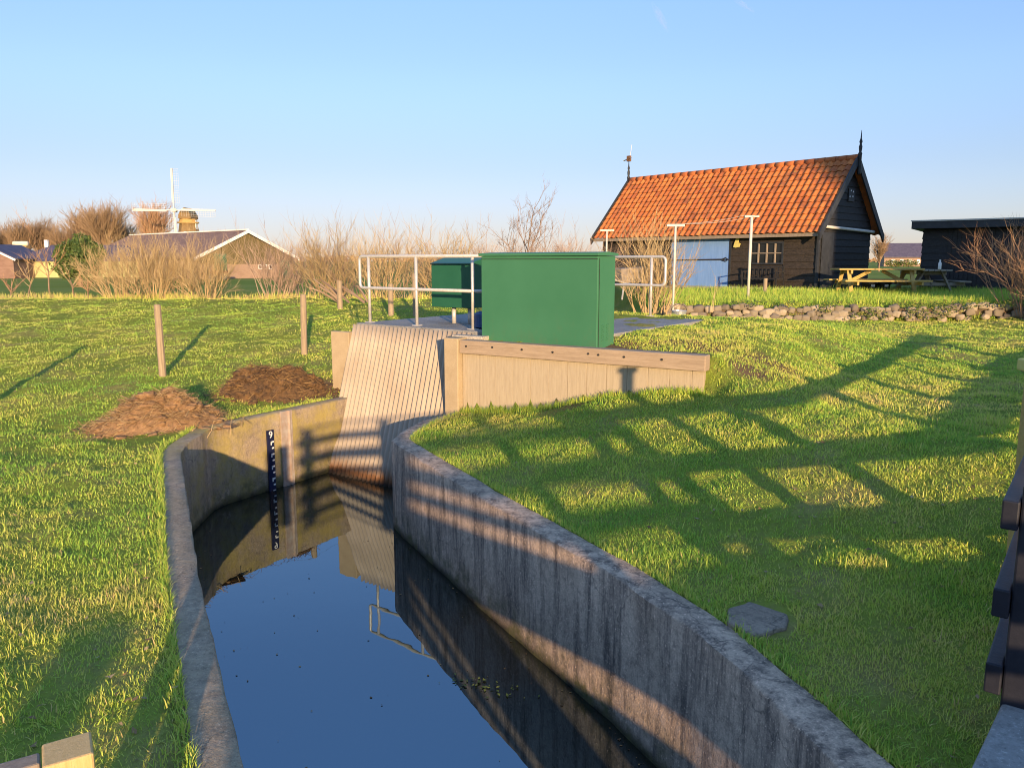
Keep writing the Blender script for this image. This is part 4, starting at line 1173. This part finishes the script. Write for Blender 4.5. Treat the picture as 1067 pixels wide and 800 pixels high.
# window
wf = MB(); W_ = WX1 - WX0
for x0 in (WX0, WX1 - .05): wf.bb(x0, x0 + .05, -.045, .03, WZ0, WZ1)
wf.bb(WX0 + .05, WX1 - .05, -.044, .03, WZ0, WZ0 + .05); wf.bb(WX0 + .05, WX1 - .05, -.044, .03, WZ1 - .05, WZ1)
win = wf.build('window', M['barge'], sh)
mb = MB(); mb.bb(WX0 + .05, WX1 - .05, .004, .012, WZ0 + .05, WZ1 - .05); mb.build('pane', M['glass'], win)
mb = MB()
for i in range(1, 4): xx = WX0 + W_ * i / 4; mb.bb(xx - .018, xx + .018, -.04, .003, WZ0 + .05, WZ1 - .05)
mb.bb(WX0 + .05, WX1 - .05, -.036, .001, (WZ0 + WZ1) / 2 - .014, (WZ0 + WZ1) / 2 + .014)
mb.build('glazing_bars', M['greypost'], win)
# gable fittings
mb = MB(); mb.tube([(.10, -.05, EZ - .10), (.10, .3, EZ - .13), (.10, SWd - .2, EZ - .20), (.10, SWd + .02, EZ - .2)], .045, 10); mb.build('gutter_pipe', M['offwhite'], sh, smooth=True)
mb = MB(); mb.bb(.03, .05, .18, .86, .05, EZ - .28); d2 = mb.build('gable_door', M['barge'], sh, bevel=.004)
mb = MB(); mb.bb(.0, .055, SWd / 2 - .05, SWd / 2 + .30, 2.62, 2.98); v = mb.build('vent_opening', M['barge'], sh)
for (a, b) in ((.0, .05), (.18, .06), (.05, .22), (.2, .2)):
    mb = MB(); mb.bb(.056, .06, SWd / 2 + a, SWd / 2 + a + .04, 2.68 + b, 2.72 + b); mb.build('vent_hole', M['white'], v)
mb = MB(); mb.lathe([(.03, 0), (.08, .05), (.085, .10), (.02, .12)], (.16, .16, EZ + .06), 12); mb.build('flood_lamp', M['greypost'], sh)
# yellow cloth on the wall
o = MB(); o.extr([(-.02, .0), (.10, .02), (.14, .12), (.06, .16), (.09, .26), (.05, .36), (0, .30), (-.06, .15), (-.1, .02)], lambda p, q: (p, 0, q), (0, .03, 0))
e_ = Vector((math.cos(SA), math.sin(SA))); g_ = Vector((-e_.y, e_.x))
def shp(a, b, z): return (K[0] + e_.x * a + g_.x * b, K[1] + e_.y * a + g_.y * b, 1.1 + z)
o = o.build('yellow_cloth', M['yellow'], loc=shp(-2.55, -.075, 1.30), rz=SA); tag(o, 'pale yellow cloth hanging on the shed wall beside the blue door', 'cloth')
# iron bench and stub by the wall, cart
bn = thing('iron_bench', 'small black iron bench under the shed window', 'bench', shp(-1.35, -.5, .0), SA)
mb = MB(); mb.bb(-.55, .55, -.2, .2, .38, .42); mb.build('seat', M['darksteel'], bn)
mb = MB()
for i in range(9): mb.bb(-.54 + i * .13, -.50 + i * .13, .17, .19, .42, .72)
mb.bb(-.56, .56, .165, .195, .72, .76); mb.build('backrest', M['darksteel'], bn)
for sx in (-1, 1):
    mb = MB(); mb.bar((sx * .55, -.2, 0), (sx * .55, -.2, .6), .03, .03); mb.bar((sx * .55, .2, 0), (sx * .55, .2, .78), .03, .03); mb.bar((sx * .55, -.22, .6), (sx * .55, .2, .6), .03, .03); mb.build('leg', M['darksteel'], bn)
mb = MB(); mb.tube([(0, 0, -.1), (0, 0, .42)], .05, 10); o = mb.build('wood_stub', M['post'], loc=(px(796.5, 20.2), 20.2, 1.14)); tag(o, 'short pale wooden stub in the grass before the shed window', 'stub')
ct = thing('garden_cart', 'old pale garden cart left against the dark end of the shed', 'cart', (px(655, 20.8), 20.8, 1.0), .5)
mb = MB(); mb.extr([(-.45, .45), (.45, .45), (.60, .85), (-.5, .80)], lambda p, q: (p, -.3, q), (0, .6, 0)); mb.build('tray', M['greypost'], ct, bevel=.01)
for s in (-1, 1):
    mb = MB(); mb.tube([(.3, s * .26, .38), (-.3, s * .28, .42), (-1.1, s * .3, .62)], .022, 8); mb.build('handle', M['galv'], ct)
    mb = MB(); mb.bar((-.35, s * .25, .42), (-.42, s * .27, 0), .03, .03); mb.build('leg', M['galv'], ct)
mb = MB(); mb.tube([(.45, -.05, .2), (.45, .05, .2)], .2, 16); w_ = mb.build('wheel', M['plastic_black'], ct)
mb = MB(); mb.tube([(.45, -.06, .2), (.45, .06, .2)], .07, 12); mb.build('rim', M['galv'], w_)
# clothes line posts
TP = [((px(779, 18.6), 18.6), 1.14, 1.88, 'white clothes line T post standing before the shed window'), ((px(701, 15.3), 15.3), .78, 1.88, 'white clothes line T post with a bucket at its foot'), ((px(631, 20.0), 20.0), .75, 2.0, 'white clothes line T post behind the corner of the large green cabinet')]
tp = []
for (x, y), z, h, lab in TP:
    t = thing('clothes_line_post', lab, 'clothes post', (x, y, z), .15, 'white clothes line posts')
    mb = MB(); mb.tube([(0, 0, -.1), (0, 0, h)], .034 if y > 18 and y < 19 else .022, 10); mb.build('pole', M['offwhite'], t, smooth=True)
    mb = MB(); mb.bar((-.18, 0, h + .02), (.18, 0, h + .02), .04, .04); mb.build('crossbar', M['offwhite'], t)
    tp.append((x, y, z + h + .045))
mb = MB()
for dx in (-.15, .15):
    a = Vector(tp[1]) + Vector((dx, 0, 0)); b = Vector(tp[0]) + Vector((dx, 0, 0))
    mb.tube([a.lerp(b, i / 10) - Vector((0, 0, .05 * math.sin(math.pi * i / 10))) for i in range(11)], .0035, 4)
o = mb.build('clothes_line', M['offwhite']); tag(o, 'thin white clothes line sagging between two T posts before the roof', 'clothes line')
x, y = TP[1][0]
bk = thing('zinc_bucket', 'zinc bucket on the ground at the foot of the clothes post', 'bucket', (x + .06, y - .3, .80))
mb = MB(); mb.lathe([(.10, 0), (.14, .24), (.15, .25), (.145, .26), (.12, .1)], n=18); mb.build('pail', M['bucket'], bk, smooth=False)
mb = MB(); mb.tube([(.15 * math.cos(a), .02, .25 + .13 * math.sin(a)) for a in [math.pi * i / 8 for i in range(9)]], .006, 6); mb.build('handle', M['darksteel'], bk)
# picnic tables
def picnic(label, loc, rz, L, mat, mat2):
    t = thing('picnic_table', label, 'picnic table', loc, rz, 'picnic tables on the terrace')
    mb = MB()
    for i in range(5): mb.bb(-L / 2, L / 2, -.37 + i * .15, -.235 + i * .15, .71, .75)
    mb.build('table_top', mat, t, bevel=.005)
    for s in (-1, 1):
        mb = MB()
        for i in range(2): mb.bb(-L / 2, L / 2, s * .72 - .14 + i * .145, s * .72 - .005 + i * .145, .42, .46)
        mb.build('bench_seat', mat, t, bevel=.005)
    for sx in (-1, 1):
        x = sx * (L / 2 - .28)
        for sy in (-1, 1):
            mb = MB(); mb.bar((x, sy * .62, -.05), (x, sy * .22, .70), .045, .095, (1, 0, 0)); mb.build('leg', mat2, t)
        mb = MB(); mb.bb(x + .024, x + .07, -.84, .84, .33, .415); mb.bb(x + .024, x + .07, -.36, .36, .615, .705); mb.build('cross_beam', mat2, t)
        mb = MB(); mb.bar((x - sx * .02, 0, .36), (sx * .15, 0, .69), .045, .09); mb.build('brace', mat2, t)
    return t
picnic('long sunlit picnic table standing between the two black sheds', (px(911, 20.6), 20.6, 1.06), rad(-4), 2.15, M['table'], M['table'])
picnic('picnic table coloured in shaded grey, seen end on beside the black flat roofed shed', (px(962, 20.9), 21.0, 1.03), rad(84), 1.7, M['table_shaded'], M['table_shaded'])
bo = thing('white_bottle', 'white bottle standing on the end of the shaded grey picnic table', 'bottle', (px(975, 20.2), 20.15, 1.785))
mb = MB(); mb.lathe([(.035, 0), (.04, .02), (.04, .16), (.018, .2), (.018, .22)], n=14); mb.build('body', M['white'], bo, smooth=True)
mb = MB(); mb.lathe([(.02, .221), (.02, .25)], n=12); mb.build('cap', M['white'], bo)
for i, (u, lab) in enumerate(((905, 'black plastic tub under the picnic table, nearer the tarred shed'), (919, 'black plastic tub under the picnic table, nearer the flat roofed shed'))):
    tb = thing('plastic_tub', lab, 'tub', (px(u, 21.1), 21.1, 1.12))
    mb = MB(); mb.lathe([(.15, 0), (.19, .28), (.205, .28), (.205, .31), (.17, .31), (.14, .05)], n=18); mb.build('body', M['plastic_black'], tb)
    mb = MB(); mb.bb(-.05, .05, -.212, -.2, .2, .26); mb.build('grip', M['white'], tb)
# black flat roofed shed
b2 = thing('flat_roof_shed', 'black flat roofed plank shed at the picture edge beside the picnic tables', 'shed', (11.50, 22.0, 1.08), rad(-37))
L2, H2 = 5.6, 1.78
mb = MB(); boards(mb, (0, 0, 0), (L2, 0, 0), .0, H2, (0, -1, 0), gaps=((.62, 1.72, -1, H2 - .04),)); boards(mb, (0, 3, 0), (0, 0, 0), 0, H2, (-1, 0, 0)); mb.bb(0.001, L2, .001, 3, 0, H2); mb.build('walls', M['tar'], b2)
mb = MB()
for i in range(10): mb.bb(.62 + i * .11, .62 + (i + 1) * .11 - .006, -.03, 0, .02, H2 - .04)
d = mb.build('door', M['tar'], b2, bevel=.003)
mb = MB(); mb.bb(.66, .69, -.05, -.03, .85, .98); mb.build('handle', M['darksteel'], d)
mb = MB(); mb.extr([(-.30, 1.80), (3.2, 1.74), (3.2, 1.98), (-.30, 2.02)], lambda p, q: (-.27, p, q), (L2 + .5, 0, 0)); mb.build('roof', M['barge'], b2, bevel=.01)
mb = MB(); mb.bb(-.29, L2 + .25, -.32, -.298, 2.0, 2.035); mb.build('roof_edge', M['galv'], b2)

# ------------------------------------------------------------------ far left: barn, farm, evergreen, woods, windmill
ba = rad(180) - math.atan2(.63, .77)   # ridge runs from the gable away to the far left
bx = Vector((-.77, .63)); by = Vector((.63, .77))
bn = thing('brick_barn', 'long brick barn with brown roof and white barge boards below the windmill', 'barn', (-31, 92, 0), math.atan2(bx.y, bx.x))
BW, BL_, BE, BR = 13.0, 29.0, 2.35, 5.35
# local x along ridge away, local y = left normal of that: towards (-.63,-.77) -> near side
mb = MB(); mb.bb(0, BL_, -BW / 2 + .3, BW / 2 - .3, 0, BE); mb.build('walls', M['brick'], bn)
mb = MB(); mb.extr([(-BW / 2 + .35, 1.65), (BW / 2 - .35, 1.65), (BW / 2 - .35, BE), (0, BR - .15), (-BW / 2 + .35, BE)], lambda p, q: (-.06, p, q), (.5, 0, 0)); mb.build('gable', M['barn_gable'], bn)
mb = MB(); 
for s in (-1, 1): mb.extr([(0, BR), (s * (BW / 2 + .3), BE - .15), (s * (BW / 2 + .3), BE + .05), (0, BR + .22)], lambda p, q: (-.3, p, q), (BL_ + .6, 0, 0))
rf_ = mb.build('roof', M['barn_roof'], bn)
for s in (-1, 1):
    mb = MB(); mb.extr([(0, BR - .12), (s * (BW / 2 + .4), BE - .32), (s * (BW / 2 + .4), BE + .04), (0, BR + .26)], lambda p, q: (-.42, p, q), (.1, 0, 0)); mb.build('barge_board', M['white'], bn)
mb = MB(); mb.bb(-.3, BL_ + .3, -.14, .14, BR + .2, BR + .34); mb.build('ridge', M['white'], bn)
for i, y_ in enumerate((3.6, -4.9)):
    mb = MB(); mb.bb(-.15, .0, y_ - .75, y_ + .75, .0, 1.9 + (.9 if i == 0 else .2)); mb.build('door', M['greenboard'], bn)
for y_ in (-2.2, -2.9, -1.5):
    mb = MB(); mb.bb(-.14, -.02, y_ - .22, y_ + .22, 1.05, 1.6); w_ = mb.build('window', M['white'], bn)
    mb = MB(); mb.bb(-.16, -.141, y_ - .13, y_ + .13, 1.12, 1.52); mb.build('pane', M['glass'], w_)
tr = thing('farm_trailer', 'small dark farm trailer parked before the brick barn', 'trailer', (px(226, 84), 84, 0), .3)
mb = MB(); mb.bb(-1.1, 1.1, -.6, .6, .5, 1.0); mb.build('body', M['rust'], tr); 
for sx in (-.7, .7):
    mb = MB(); mb.tube([(sx, -.7, .35), (sx, -.5, .35)], .35, 12); mb.build('wheel', M['plastic_black'], tr)

fb = thing('farm_outbuilding', 'low pale yellow farm building with a dark blue roof beside the evergreen bush', 'outbuilding', (px(13, 95), 95, 0), .08)
mb = MB(); mb.bb(0, 15, 0, 7, 0, 1.95); mb.build('walls', M['paleyellow'], fb)
mb = MB(); mb.add([(-.2, -.3, 1.95), (15.2, -.3, 1.95), (15.2, 7.3, 1.95), (-.2, 7.3, 1.95), (3.2, 3.5, 4.0), (12, 3.5, 4.0)], [(0, 1, 5, 4), (1, 2, 5), (2, 3, 4, 5), (3, 0, 4), (3, 2, 1, 0)]); mb.build('roof', M['slate_roof'], fb)
mb = MB(); mb.bb(2.5, 2.9, 3, 3.4, 2.8, 4.6); mb.build('chimney', M['white'], fb)
fh = thing('farm_cottage', 'dark farm cottage with a white trimmed gable at the picture edge', 'cottage', (px(17, 90) - 6.6, 90, 0), .1)
mb = MB(); mb.extr([(0, 0), (6, 0), (6, 2.2), (3, 3.7), (0, 2.2)], lambda p, q: (p, 0, q), (0, 8, 0)); mb.build('walls', M['barn_roof'], fh)
mb = MB()
mb.bar((-.3, -.1, 2.1), (3.05, -.1, 3.85), .1, .22); mb.bar((2.95, -.1, 3.85), (6.3, -.1, 2.1), .1, .22); mb.build('barge_board', M['white'], fh)
mb = MB(); 
for s in (0, 1): mb.bar((3, 4, 3.9), (-.4 if s == 0 else 6.4, 4, 2.2), 8.2, .15, (0, 0, 1))
mb.build('roof', M['slate_roof'], fh)
tk = thing('feed_tank', 'cream horizontal feed tank on legs behind the dark blue roof', 'tank', (px(24, 103), 103, 0))
mb = MB(); mb.tube([(-1.0, 0, 4.25), (-.9, 0, 4.25), (.9, 0, 4.25), (1.0, 0, 4.25)], [.15, .32, .32, .15], 14); mb.build('vessel', M['creamtank'], tk, smooth=True)
for x_ in (-.6, .6):
    mb = MB(); mb.extr([(x_ - .3, 0), (x_ + .3, 0), (x_ + .2, 4), (x_ - .2, 4)], lambda p, q: (p, -.2, q), (0, .4, 0)); mb.build('leg', M['mill_gold'], tk)

ev = thing('evergreen_bush', 'round dark evergreen tree between the yellow farm building and the hedge', 'evergreen', (px(83, 62), 62, .05))
mb = MB(); mb.tube([(0, 0, -.2), (0, 0, 1.6)], [.18, .12], 8); mb.build('trunk', M['bark'], ev)
mb = MB(); rr = random.Random(2)
for (cx, cz, r_) in ((0, 2.2, 1.5), (-.6, 1.6, 1.1), (.7, 1.8, 1.1), (.2, 3.0, 1.0), (1.2, 2.6, .8), (-.9, 2.6, .7)): leafcloud(mb, (cx, rr.uniform(-.3, .3), cz), r_ * 1.08, r_ * 1.08, r_ * 1.08, 1400, .06, .15, rr, .75)
mb.build('crown', M['evergreen'], ev, tint=True)

def far_tree_mesh(seed, h, w, n):
    rr = random.Random(seed); mb = MB()
    for i in range(n):
        th = rr.uniform(0, 6.283); q = rr.random() ** .6
        a = Vector((0, 0, h * rr.uniform(.18, .45)))
        d = Vector((math.cos(th) * q * w / h * 1.3, math.sin(th) * q * w / h * 1.3, 1)).normalized()
        twig(mb, a, d, h * rr.uniform(.5, .62), h * .010, 2, rr, .5, 0, 4, 5, .25, 3)
    return mb
def far_tree(label, loc, seed, h, w, n, mat, group=None):
    t = thing('bare_tree', label, 'tree', loc, 0, group)
    mb = MB(); mb.tube([(0, 0, -.3), (0, 0, h * .3), (0, 0, h * .6)], [h * .03, h * .022, h * .006], 7); mb.build('trunk', M['bark'], t)
    far_tree_mesh(seed, h, w, n).build('crown', mat, t, tint=True); return t
WG = 'bare trees of the wood behind the farm'
pA = far_tree('tallest domed bare tree of the wood, directly behind the evergreen bush', (px(112, 150), 150, 0), 51, 11.3, 5.6, 100, M['twig_far'], WG)
pB = far_tree('broad bare tree of the wood above the cream tank', (px(24, 155), 155, 0), 52, 8.8, 6.2, 110, M['twig_far'], WG)
for i, (u, y, s, lab, src) in enumerate(((92, 158, .98, 'bare tree of the wood, second from the tallest domed one', pA), (70, 152, .88, 'bare tree of the wood above the evergreen bush crown', pB), (48, 160, 1.05, 'bare tree of the wood rising behind the dark blue roof', pB),
                                      (2, 158, .92, 'bare tree of the wood above the cottage gable', pB), (-22, 150, .85, 'bare tree of the wood cut by the picture edge', pB), (130, 165, .82, 'outermost low bare tree of the wood beside the tallest domed one', pA))):
    dup(src, (px(u, y), y, 0), i * 1.7 + .4, s, lab, WG)
far_tree('reddish bare tree standing beside the windmill tower', (px(163, 262), 262, 0), 61, 18.5, 7.0, 90, M['twig_red'])
far_tree('thin bare tree far behind the barn roof, to the mill side', (px(226, 250), 250, 0), 63, 10.5, 5, 24, M['twig_red'])
# windmill
wm = thing('windmill', 'traditional windmill with white sails above the barn roof', 'windmill', (px(199, 240), 240, 0), 0)
HUB = 17.0
def octo(mb, z0, r0, z1, r1, n=8):
    vs = []
    for z, r in ((z0, r0), (z1, r1)):
        for k in range(n): a = 2 * math.pi * (k + .5) / n; vs.append((r * math.cos(a), r * math.sin(a), z))
    fs = [tuple(range(n - 1, -1, -1)), tuple(n + k for k in range(n))] + [(k, (k + 1) % n, n + (k + 1) % n, n + k) for k in range(n)]
    mb.add(vs, fs)
mb = MB(); octo(mb, 0, 4.9, 14.2, 2.35); mb.build('tower', M['mill_body'], wm)
mb = MB(); octo(mb, 13.3, 3.15, 13.7, 3.15, 16); octo(mb, 13.7, 2.6, 14.6, 2.5, 12); mb.build('gallery', M['mill_gold'], wm)
mb = MB(); mb.extr([(-1.9, 14.6), (1.9, 14.6), (1.8, 15.8), (1.0, 17.2), (0, 17.9), (-1.0, 17.2), (-1.8, 15.8)], lambda p, q: (p, -2.6, q), (0, 5.6, 0)); mb.build('cap', M['mill_body'], wm)
mb = MB(); mb.bb(2.5, 2.62, -1.0, .6, 4, 14.2); mb.build('white_trim', M['white'], wm)
mb = MB(); mb.bb(-.35, .35, -2.75, -2.6, 9.5, 10.8); mb.build('window', M['white'], wm)
sl_ = bpy.data.objects.new('mill_sails', None); COL.objects.link(sl_)
sl_.parent = wm; sl_.location = (-2.4, -4.0, HUB); sl_.rotation_euler = (0, rad(1), rad(4))
mb = MB(); mb.tube([(0, -.4, 0), (0, 1.6, -.1)], .55, 10); mb.bb(-.7, .7, -.55, -.40, -.5, .5); mb.build('hub', M['offwhite'], sl_)
for k in range(4):
    m3 = Matrix.Rotation(k * math.pi / 2, 3, 'Y')
    mb = MB()
    def add(a, b, w, h, mb=mb): mb.bar(m3 @ Vector(a), m3 @ Vector(b), w, h, (0, 1, 0))
    add((0, 0, 0), (0, 0, 12.1), .34, .34); add((-.30, .05, 2.2), (-.30, .05, 12.1), .36, .08)
    for i in range(15): add((0, -.02, 2.2 + i * .7), (1.75, -.02, 2.2 + i * .7), .035, .035)
    for xx in (.6, 1.2, 1.75): add((xx, -.04, 2.2), (xx, -.04, 12.0), .035, .035)
    mb.build('sail', M['sail'], sl_)

# far right between the sheds
far_tree('orange brown bare tree between the two sheds', (px(916, 150), 150, 0), 71, 6.2, 2.6, 46, M['twig_far'])
fr = thing('distant_farmhouse', 'distant brick farmhouse with a grey roof between the two sheds', 'farmhouse', (px(924, 290), 290, 0), -.2)
mb = MB(); mb.extr([(0, 0), (9, 0), (9, 3.6), (4.5, 8.2), (0, 3.6)], lambda p, q: (13, p, q), (-14, 0, 0)); mb.build('walls', M['brick'], fr)
mb = MB()
for s in (0, 1): mb.extr([(4.5, 8.2), (-.5 if s == 0 else 9.5, 3.2), (-.5 if s == 0 else 9.5, 3.6), (4.5, 8.6)], lambda p, q: (-1.3, p, q), (14.1, 0, 0))
mb.build('roof', M['slate_roof'], fr)
for x_ in (1.5, 4.5, 7.5, 10.2):
    mb = MB(); mb.bb(x_, x_ + 1.1, -.08, -.01, 1.0, 2.6); mb.build('window', M['white'], fr)
# low shrubs by that house
for i, (u, s, lab) in enumerate(((931, 1.3, 'low grey bush before the distant farmhouse wall'), (946, 1.6, 'rounded olive bush at the gable of the distant farmhouse'))):
    t = thing('garden_bush', lab, 'bush', (px(u, 270), 270, 0)); mb = MB(); rr = random.Random(i + 80); leafcloud(mb, (0, 0, 1.2), 2.6 * s, 1.5, 1.3, 500, .2, .45, rr, .5); mb.build('foliage', M['ivy'], t, tint=True)
# low line of trees along the far horizon
mb = MB(); rr = random.Random(33)
for i in range(2600):
    x = rr.uniform(-1100, 1100); y = 1250 + rr.uniform(-60, 60); h = 4 + 7 * fbm(np.array([x]), np.array([1.0]), .008, 3)[0]
    w = rr.uniform(1.5, 4); z = rr.uniform(.2, 1) * h
    a = Vector((x, y, z)); mb.add([a + Vector((-w, 0, -1.2)), a + Vector((w, .5, -1.6)), a + Vector((w * .5, 0, 1.2)), a + Vector((-w * .6, -.5, 1.4))], [(0, 1, 2, 3)], rr.random())
o = mb.build('distant_treeline', M['twig_far'], tint=True); tag(o, 'thin far off line of trees on the polder horizon', 'treeline', kind='stuff')

m = bpy.data.materials.new('thin cloud'); m.use_nodes = True; nt = m.node_tree; nt.nodes.clear()
ou = N(nt, 'ShaderNodeOutputMaterial'); pv = N(nt, 'ShaderNodeVolumePrincipled'); pv.inputs['Color'].default_value = (1, 1, 1, 1); pv.inputs['Anisotropy'].default_value = 0
tc = N(nt, 'ShaderNodeTexCoord'); ln = N(nt, 'ShaderNodeVectorMath'); ln.operation = 'LENGTH'; nt.links.new(tc.outputs['Object'], ln.inputs[0])
nn_ = noise_node(nt, 2.2, 4, .65)
fo = math_(nt, 'MULTIPLY', mrange(nt, ln.outputs['Value'], 1.0, .1), mrange(nt, nn_, .42, .7))
nt.links.new(math_(nt, 'MULTIPLY', fo, .03), pv.inputs['Density']); nt.links.new(pv.outputs[0], ou.inputs['Volume'])
for (cx, cy, cz), sc3, rr3, nm in (((479, 2655, 780), (14, 20, 60), (0, rad(-32), 0), 'short faint white wisp of cloud high over the field'), ((745, 2650, 815), (9, 16, 50), (0, rad(-60), 0), 'fainter streak of cloud above the shed roof')):
    mb = MB(); mb.lathe([(math.sin(math.pi * i / 10) + .001, -math.cos(math.pi * i / 10)) for i in range(11)], n=16)
    o = mb.build('wisp_cloud', m, smooth=True, loc=(cx, cy, cz)); o.scale = sc3; o.rotation_euler = rr3; tag(o, nm, 'cloud', kind='structure')

# unseen house added behind the viewer to shade the gable and flat roofed shed
hv = thing('shade_house', 'unseen tall brick house added behind the viewer to shade the far right', 'house', (18.2, -15.0, 0), math.atan2(-.974, .225) + math.pi / 2)
mb = MB(); mb.extr([(0, 0), (0, 7.2), (0, 0)], lambda p, q: (0, 0, 0), (0, 0, 0)) if False else None
mb = MB(); mb.bb(0, 13, -9, 0, 0, 7.4); mb.build('walls', M['brick'], hv)
mb = MB(); mb.extr([(.5, 7.4), (-9.5, 7.4), (-4.5, 11.9)], lambda p, q: (-.3, p, q), (13.6, 0, 0)); mb.build('roof', M['barn_roof'], hv)
for x_ in (1.5, 5, 8.5, 11):
    for z_ in (1.2, 4.4):
        mb = MB(); mb.bb(x_, x_ + 1.2, .002, .06, z_, z_ + 1.6); w_ = mb.build('window', M['white'], hv)
        mb = MB(); mb.bb(x_ + .1, x_ + 1.1, .061, .07, z_ + .1, z_ + 1.5); mb.build('pane', M['glass'], w_)

# ------------------------------------------------------------------ light, sky, camera
w = bpy.data.worlds.new('World'); sc.world = w; w.use_nodes = True; nt = w.node_tree
bg = nt.nodes['Background']
sky = nt.nodes.new('ShaderNodeTexSky'); sky.sky_type = 'NISHITA'; sky.sun_disc = False
sky.sun_elevation = SUN_EL; sky.sun_rotation = math.atan2(SUN_H[0], SUN_H[1])
sky.air_density = 1.0; sky.dust_density = .1; sky.ozone_density = 3.0
# soften the range of the sky (bright horizon against deep zenith) as the photograph's exposure does
def vm(op, a, b):
    n = nt.nodes.new('ShaderNodeVectorMath'); n.operation = op
    for k, v in enumerate((a, b)):
        if isinstance(v, tuple): n.inputs[k].default_value = v
        else: nt.links.new(v, n.inputs[k])
    return n.outputs[0]
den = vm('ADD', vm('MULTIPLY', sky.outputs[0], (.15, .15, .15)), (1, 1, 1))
# low sky dimmed, high sky brightened to add fill light from above the frame
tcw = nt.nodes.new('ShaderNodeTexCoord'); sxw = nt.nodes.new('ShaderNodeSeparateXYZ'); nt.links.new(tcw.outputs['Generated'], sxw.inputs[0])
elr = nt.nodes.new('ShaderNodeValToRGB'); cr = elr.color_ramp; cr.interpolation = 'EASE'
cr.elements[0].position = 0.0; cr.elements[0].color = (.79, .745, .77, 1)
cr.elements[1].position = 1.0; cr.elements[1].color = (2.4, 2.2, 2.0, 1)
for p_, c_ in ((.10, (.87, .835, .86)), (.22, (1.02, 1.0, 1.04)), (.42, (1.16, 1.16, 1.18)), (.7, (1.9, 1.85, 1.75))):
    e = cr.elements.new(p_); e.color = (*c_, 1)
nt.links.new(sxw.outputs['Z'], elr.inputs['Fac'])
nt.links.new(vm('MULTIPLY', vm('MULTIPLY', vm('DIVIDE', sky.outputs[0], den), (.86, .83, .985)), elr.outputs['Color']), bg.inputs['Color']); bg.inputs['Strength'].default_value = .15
sl = bpy.data.lights.new('sun', 'SUN'); sl.energy = 3.1; sl.angle = rad(.6); sl.color = (1.0, .71, .41)
so = bpy.data.objects.new('sun', sl); COL.objects.link(so)
sd = Vector((SUN_H[0] * math.cos(SUN_EL), SUN_H[1] * math.cos(SUN_EL), math.sin(SUN_EL)))
so.rotation_euler = sd.to_track_quat('Z', 'Y').to_euler(); so.location = (10, -30, 20)
cam = bpy.data.cameras.new('camera'); co = bpy.data.objects.new('camera', cam); COL.objects.link(co)
cam.sensor_fit = 'HORIZONTAL'; cam.sensor_width = 36; cam.lens = 36 * 806 / 1067
co.location = (0, 0, E_CAM); co.rotation_euler = (rad(90 - 9.02), 0, 0)
cam.clip_start = .05; cam.clip_end = 9000
sc.camera = co
vs_ = sc.view_settings; vs_.view_transform = 'Standard'; vs_.look = 'None'; vs_.gamma = 1; vs_.exposure = 1.5
try: vs_.use_curve_mapping = False
except Exception: pass
sc.render.engine = 'CYCLES'; sc.cycles.use_denoising = True; sc.cycles.pixel_filter_type = 'BLACKMAN_HARRIS'; sc.cycles.filter_width = 1.0
sc.cycles.max_bounces = 6; sc.cycles.diffuse_bounces = 3; sc.cycles.glossy_bounces = 3; sc.cycles.transmission_bounces = 3; sc.cycles.transparent_max_bounces = 4
